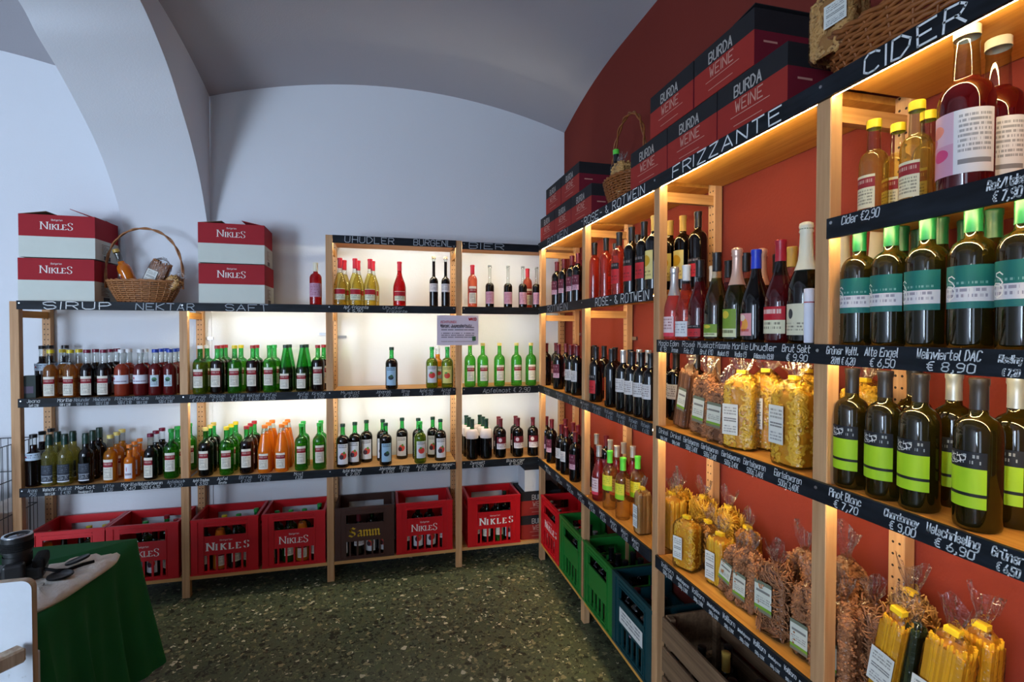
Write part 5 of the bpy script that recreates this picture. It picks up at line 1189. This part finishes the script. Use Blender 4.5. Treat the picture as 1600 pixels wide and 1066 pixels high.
bag((-.235, by(1213, -.235, .82), z4), RR + .15, .10, .065, .2, 'brown', 'nest', 'bag of brown noodles with large pale label, front row', .05, 'biolabel', .06, .095, .55, -.015, False)
bag((-.11, by(1258, -.11, .86), z4), RR, .1, .07, .22, 'brown', 'twist', 'tall brown pasta bag at the back beside the near upright', .07, 'biolabel', .05, .08, .45, -.01, False)
bag((-.225, by(1268, -.225, .82), z4), RR + .1, .085, .06, .2, 'brown', 'twist', 'brown pasta bag just left of the near upright', .05, 'biolabel', .055, .085, .3, -.01, False)
bag((-.225, by(1318, -.225, .82), z4), RR, .085, .065, .205, 'brown', 'twist', 'brown pasta bag just right of the near upright', .06, 'biolabel', .05, .08, .35, -.01, False)
bag((-.10, by(1322, -.10, .86), z4), RR, .1, .08, .25, 'brown', 'twist', 'tall brown pasta bag at the back right of the near upright', .08, None, clip=False)
bag((-.17, by(1362, -.17, .84), z4), RR, .09, .075, .21, 'brown', 'nest', 'bag of brown noodles behind the leaning spaghetti', .05, None, clip=False)
bag((-.235, by(1378, -.235, .82), z4), RR, .062, .05, .255, 'spaghetti', 'strand', 'leaning spaghetti packet with white label, left of the green packet', .05, 'baglabel', .055, .085, .5, 0, tilt_y=.16)
bag((-.215, by(1412, -.215, .82), z4), RR, .04, .045, .25, 'greenp', 'strand', 'leaning dark green noodle packet between the spaghetti packets', .03, None, .04, .06, .6, 0, clip=False, tilt_y=.12)
bag((-.215, by(1463, -.215, .82), z4), RR + .1, .085, .06, .26, 'spaghetti', 'strand', 'large leaning spaghetti packet with white label', .06, 'baglabel', .06, .09, .42, -.015, tilt_y=.12)
bag((-.13, by(1520, -.13, .82), z4), RR + .1, .075, .06, .26, 'spaghetti', 'strand', 'rightmost spaghetti packet standing behind the large one', .07, None, tilt_y=.06)
bag((-.08, by(1425, -.08, .86), z4), RR, .1, .07, .235, 'tan', 'nest', 'pale noodle bag at the back behind the spaghetti', .07, None)
jx = -.2; jy = by(1592, jx, .8)
j = thing('preserve_jar', 'small jar with yellow lid at the right edge of the lower shelf', 'jar', (jx, jy, z4))
add('glass', MB().lathe([(0, .002), (.028, 0), (.032, .006), (.032, .07), (.028, .08), (.028, .09)], 20).mesh('glass', glassy('dark_preserve', sq(60, 90, 30), .7, lin(50, 70, 26)[:3]), True), j)
add('lid', MB().lathe([(.031, .082), (.031, .096), None, (.031, .096), (.029, .098), (0, .098)], 20).mesh('lid', CAPS['yellow'], True), j)
# rolled paper standing before the sekt bottle
rx_, ry_ = -.283, y_at(1264, -.283, 1.68)
pr = thing('paper_roll', 'white rolled paper leaning before the cream foiled sekt bottle', 'paper', (rx_, ry_, R2B + .0), 0)
add('sheet', MB().lathe([(.0115, .002), (.0125, .05), (.0125, .145), (.0105, .146), (.0105, .004)], 14).mesh('sheet', plain('white_paper', (222, 224, 236), .7), True), pr); add('red_band', MB().lathe([(.0129, .108), (.0129, .111)], 14).mesh('red_band', CAPS['red'], True), pr)

# ------------------------------------------------------------------ things in the baskets
def tilted(style, base, axis_to, label):
    d = Vector(axis_to) - Vector(base); q = d.to_track_quat('Z', 'Y')
    return bottle(style, base, 0, label, None, tilt=tuple(q.to_euler()))
ST['coob'] = ('flask', .285, .037, 'orange', 'clear', .74, 'screw', 'gold', 'nikles', (.16, .48, .75, 0), 'orange')
ob = tilted('coob', (-2.865, -.19, 1.865), (-2.975, -.20, 2.16), 'orange juice bottle leaning in the wicker basket')
ob.rotation_euler.rotate_axis('Z', .2)
def packet(loc, rot, w, d, h, content, kind, label, lab=None, clip=True, topk=.03, lz=.5, lx=0):
    o = bag(loc, 0, w, d, h, content, kind, label, topk, lab, w * .5, h * .35, lz, lx, clip); o.rotation_euler = rot; o.location = loc; o['group'] = 'packets in the baskets'; return o
packet((-2.80, -.20, 1.85), (.15, .42, .1), .115, .06, .24, 'brown', 'strand', 'brown spaghetti packet lying in the wicker basket', 'baglabel', False, .0, .55, -.02)
packet((-2.70, -.21, 1.885), (.2, .8, 0), .08, .07, .115, 'tan', 'elbow', 'small bag of pale pasta at the basket right end', None, False)
gb = tilted('rwb', (-.2, -1.36, 2.29), (-.205, -1.345, 2.6), 'dark bottle with green top standing in the small brown basket')
gb.children[0].name = 'neck_foil'
me = gb.children[0].data.copy(); me.materials[0] = CAPS['lime']; gc = add('screw_cap', MB().lathe([(.0168, .268), (.0168, .2935), None, (.0168, .2935), (0, .2945)], 16).mesh('screw_cap', CAPS['lime'], True), gb)
packet((-.215, -1.44, 2.31), (0, 0, RR), .1, .09, .17, 'tan', 'twist', 'bag of pasta in the small brown basket', None, False, .03)
packet((-.235, -2.70, 2.345), (0, .0, RR + .05), .125, .09, .165, 'tan', 'elbow', 'bag of curled pasta with white label in the large basket', 'baglabel', False, .055, .55, .03)

# ------------------------------------------------------------------ table corner at the lower left
GREEN = None
t = NT('green_tablecloth'); n = t.noise(t.coord('Object', (1, 1, 1)), 420, 2); n2 = t.noise(t.coord(), 3, 3)
GREEN = t.done(t.pbr(t.mix(n2, lin(22, 82, 46), lin(34, 104, 60)), .9, .15, bump=n, bstr=.3, bdist=.001))
TX0, TX1, TY0, TY1, TZ = -3.35, -2.405, -1.93, -1.305, .75
tb = thing('table', 'small wooden table under the green tablecloth', 'table', ((TX0 + TX1) / 2, (TY0 + TY1) / 2, 0))
solid('tabletop', MB().box(TX0 + .008, TX1 - .008, TY0 + .008, TY1 - .008, TZ - .03, TZ - .004), WOOD_X, tb)
for x in (TX0 + .08, TX1 - .10):
    for y in (TY0 + .08, TY1 - .08): solid('leg', MB().box(x - .025, x + .025, y - .025, y + .025, 0, TZ - .03), WOOD_Z, tb)
m = MB(); per = []
def rect_pt(s):                                # walk round the table edge
    w, d = TX1 - TX0, TY1 - TY0; L = 2 * (w + d); s = (s % 1) * L
    if s < w: return TX0 + s, TY0, 0, -1
    s -= w
    if s < d: return TX1, TY0 + s, 1, 0
    s -= d
    if s < w: return TX1 - s, TY1, 0, 1
    s -= w; return TX0, TY1 - s, -1, 0
NP, NV = 260, 16
for j in range(NV + 1):
    v = j / NV; z = TZ - .525 * v
    for i in range(NP):
        x, y, nx, ny = rect_pt(i / NP)
        cd = min(math.hypot(x - a, y - b) for a in (TX0, TX1) for b in (TY0, TY1)); c = math.exp(-(cd / .16) ** 2)
        ax = x - (TX0 + TX1) / 2; ay = y - (TY0 + TY1) / 2
        fold = .016 * math.sin(i * 2 * PI / NP * 17 + .6) + .010 * math.sin(i * 2 * PI / NP * 31)
        out = (.012 + fold * 1.5) * v + .02 * v * c + .02 * v
        cxn, cyn = (math.copysign(1, ax), math.copysign(1, ay)) if c > .3 else (nx, ny)
        px_ = x + nx * out + c * .7 * .045 * v * math.copysign(1, ax); py_ = y + ny * out + c * .7 * .045 * v * math.copysign(1, ay)
        zz = z - c * .02 * v - .012 * v * math.sin(i * .17)
        if j == 0: zz = TZ
        m.v.append((px_, py_, zz))
for j in range(NV):
    for i in range(NP):
        a = j * NP + i; b = j * NP + (i + 1) % NP; m.f.append((a, b, b + NP, a + NP)[::-1]); m.m.append(0)
n0 = len(m.v); m.v.append(((TX0 + TX1) / 2, (TY0 + TY1) / 2, TZ))
for i in range(NP): m.f.append((i, (i + 1) % NP, n0)); m.m.append(0)
o = solid('tablecloth', m, GREEN, None, True); tag(o, 'dark green cloth draped over the small table at lower left', 'tablecloth')
# folded white cloth bag
m = MB(); oc = [(-2.385, -1.50), (-2.37, -1.57), (-2.385, -1.70), (-2.41, -1.84), (-2.46, -1.90), (-2.60, -1.88), (-2.72, -1.80), (-2.74, -1.70), (-2.68, -1.60), (-2.56, -1.53), (-2.46, -1.49)]
ocs = smooth_curve(oc + [oc[0]], 5)[:-1]; cx_, cy_ = -2.54, -1.70; rk = random.Random(8)
lev = ((1.0, .001), (1.02, .010), (.97, .020), (.8, .024), (.5, .021), (.2, .019))
for k, (s_, z) in enumerate(lev):
    for i, (x, y) in enumerate(ocs):
        w = .005 * math.sin(i * .9 + k) + .004 * math.sin(i * 2.3)
        zz = TZ + z + (w if k > 1 else 0)
        if k < 3 and x > TX1 - .0: zz -= 0
        m.v.append((cx_ + (x - cx_) * s_, cy_ + (y - cy_) * s_, zz))
N = len(ocs)
for k in range(len(lev) - 1):
    for i in range(N): a, b = k * N + i, k * N + (i + 1) % N; m.f.append((a, b, b + N, a + N)); m.m.append(0)
m.f.append(tuple((len(lev) - 1) * N + i for i in range(N))); m.m.append(0); m.f.append(tuple(range(N))[::-1]); m.m.append(0)
tn = NT('undyed_cotton'); nz = tn.noise(tn.coord(), 30, 4); COTTON = tn.done(tn.pbr(lin(224, 214, 202), .9, .15, bump=nz, bstr=.8, bdist=.012))
o = solid('cloth_bag', m, COTTON, None, True); tag(o, 'crumpled off white cotton bag lying on the green tablecloth', 'bag')
# camera standing on its back, lens up
CB = plain('camera_black', (22, 22, 24), .45, .5, var=.1); RUB = plain('rubber_black', (14, 14, 15), .8, .2, var=.1, scale=90)
dz = TZ + .026
dc = thing('photo_camera', 'black camera with lens pointing up on the white bag', 'camera', (-2.61, -1.665, dz), .35)
mb = MB().box(-.07, .07, -.05, .05, 0, .045); b_ = add('body', mb.mesh('body', CB), dc); bv = b_.modifiers.new('b', 'BEVEL'); bv.width = .012; bv.segments = 3
mb = MB().box(.038, .074, -.048, .048, .03, .072); b_ = add('grip', mb.mesh('grip', RUB), dc); bv = b_.modifiers.new('b', 'BEVEL'); bv.width = .012; bv.segments = 3
mb = MB().box(-.032, .026, -.078, -.046, .002, .075); b_ = add('viewfinder_hump', mb.mesh('viewfinder_hump', CB), dc); bv = b_.modifiers.new('b', 'BEVEL'); bv.width = .010; bv.segments = 3
ln = add('lens_barrel', MB().lathe([(.036, .04), (.036, .06), None, (.039, .06), (.039, .085), None, (.036, .085), (.036, .098), None, (.042, .098), (.042, .15), None, (.042, .15), (.039, .153), (.031, .153), (.028, .146)], 28).mesh('lens_barrel', CB, True), dc, (-.004, 0, 0))
add('zoom_ring', MB().lathe([(.0425, .104)] + [(.0432 if i % 2 else .0424, .106 + i * .003) for i in range(9)] + [(.0425, .134)], 28).mesh('zoom_ring', RUB, False), ln)
add('silver_ring', MB().lathe([(.0408, .151), (.040, .1545), (.0335, .1545)], 28).mesh('silver_ring', METAL, True), ln)
add('front_glass', MB().lathe([(.031, .147), (.02, .151), (0, .153)], 24).mesh('front_glass', plain('coated_glass', (40, 44, 60), .04, .8), True), ln)
add('strap', MB().tube([(.06, -.03, .03), (.1, -.05, .02), (.13, -.03, .006), (.17, .0, .004), (.2, .01, .004)], .006, 6).mesh('strap', RUB, True), dc)
for nm, px_, py_, tl, lb in (('cover_disc', -2.47, -1.60, .42, 'round black lens cap propped on the white bag'), ('cover_disc', -2.475, -1.695, .0, 'flat black rear lens cap lying beside the camera')):
    o = thing(nm, lb, 'lens cap', (px_, py_, TZ + .030 + (.012 if tl else 0)), 0)
    add('disc', MB().lathe([(0, 0), (.034, 0), (.036, .002), (.036, .008), None, (.036, .008), (.030, .009), (.028, .007), (0, .007)], 28).mesh('disc', CB, True), o); add('ridge', MB().lathe([(.0362, .002), (.0372, .004), (.0362, .006)], 28).mesh('ridge', RUB, False), o)
    o.rotation_euler = (-.12 if tl else 0, -tl * .6, .3)
# painted chair at the lower left edge
PAINT = None
tn = NT('chipped_white_paint'); nz = tn.noise(tn.coord(), 9, 5, .7); nf = tn.noise(tn.coord(), 90, 2)
PAINT = tn.done(tn.pbr(tn.ramp(nz, [(.28, lin(120, 108, 92)), (.36, lin(196, 200, 204)), (1, lin(208, 212, 216))]), .6, .3, bump=nf, bstr=.15))
RAW = make_wood('worn_edge_wood', (206, 188, 164), (150, 124, 100), 2, knots=False)
cy_ = -2.10; cxr = x_at(51, cy_, .85); ch = thing('painted_chair', 'white painted chair with chipped edges at the lower left', 'chair', (cxr - .2, cy_ - .2, 0))
def panel(x0, x1, y0, y1, z0, z1, r):           # board with a rounded upper corner
    m = MB(); pts = [(x0, z0), (x1, z0)] + [(x1 - r + r * math.cos(a), z1 - r + r * math.sin(a)) for a in [i * PI / 12 for i in range(7)]] + [(x0 + r - r * math.sin(a), z1 - r + r * math.cos(a)) for a in [i * PI / 12 for i in range(7)]]
    n = len(pts); m.v = [(x, y0, z) for x, z in pts] + [(x, y1, z) for x, z in pts]
    m.f = [tuple(range(n)), tuple(range(2 * n - 1, n - 1, -1))] + [(i, i + n, (i + 1) % n + n, (i + 1) % n) for i in range(n)]; m.m = [0, 0] + [1] * n
    return m
zt_ = .945
o = solid('backrest', panel(cxr - .40, cxr, cy_, cy_ + .022, .50, zt_, .025), [PAINT, RAW], ch)
for x in (cxr - .385, cxr - .03):
    solid('leg', MB().box(x - .018, x + .018, cy_ + .023, cy_ + .055, 0, .72), PAINT, ch, bevel=.003); solid('leg', MB().box(x - .018, x + .018, cy_ - .40, cy_ - .365, 0, .43), PAINT, ch, bevel=.003)
solid('seat', MB().box(cxr - .42, cxr + .0, cy_ - .42, cy_ + .02, .43, .455), PAINT, ch, bevel=.004)
ax_ = x_at(24, cy_ - .03, .755); MA = Matrix.Translation((ax_, cy_ - .03, .735)) @ Matrix.Rotation(2.2 - PI, 4, 'Z')
solid('armrest', MB().box(-.02, .34, -.02, .02, 0, .04, M=Matrix.Translation((ax_, cy_ - .035, .735)) @ Matrix.Rotation(PI + .95, 4, 'Z')), RAW, ch, bevel=.005)
# wire basket trolley beyond the left upright
wx0, wx1, wy0, wy1, wz0, wz1 = -4.0, -3.46, -.52, -.06, .38, .985
wt = thing('wire_bin', 'grey wire mesh bin standing left of the rack', 'bin', ((wx0 + wx1) / 2, (wy0 + wy1) / 2, 0)); WIRE = plain('grey_wire', (92, 94, 98), .4, .5, .8)
for nm, pts in (('front_grid', [(wx0, wy0), (wx1, wy0)]), ('side_grid', [(wx1, wy0), (wx1, wy1)]), ('back_grid', [(wx0, wy1), (wx1, wy1)]), ('side_grid', [(wx0, wy0), (wx0, wy1)])):
    m = MB(); (ax, ay), (bx2, by2) = pts; L = math.hypot(bx2 - ax, by2 - ay); n = int(L / .035)
    for i in range(n + 1): x, y = ax + (bx2 - ax) * i / n, ay + (by2 - ay) * i / n; m.tube([(x, y, wz0), (x, y, wz1)], .0018, 5)
    for z in (wz0, wz0 + .2, wz0 + .4, wz1): m.tube([(ax, ay, z), (bx2, by2, z)], .003, 5)
    solid(nm, m, WIRE, wt)
for x in (wx0 + .01, wx1 - .01):
    for y in (wy0 + .01, wy1 - .01): solid('leg', MB().tube([(x, y, 0), (x, y, wz0)], .008, 8), WIRE, wt)
m = MB(); m.grid(lambda u, v: (wx0 + .03 + (wx1 - wx0 - .06) * u, wy0 + .03 + (wy1 - wy0 - .06) * v, wz0 + .22 + .05 * math.sin(u * 9) * math.sin(v * 7) + .22 * (1 - u) * u * 3 * (1 - v)), 16, 12)
n_ = len(m.v); m.v += [(x, y, wz0 + .01) for x, y, z in m.v]; W1 = 17
for i in range(16): m.f.append((i, i + 1, n_ + i + 1, n_ + i)[::-1]); m.m.append(0)
for j_ in range(12): a = j_ * W1 + 16; m.f.append((a, a + W1, n_ + a + W1, n_ + a)[::-1]); m.m.append(0)
o = solid('cloth_bundle', m, COTTON, None, True); tag(o, 'pale cloth bundle lying inside the grey wire bin', 'cloth')
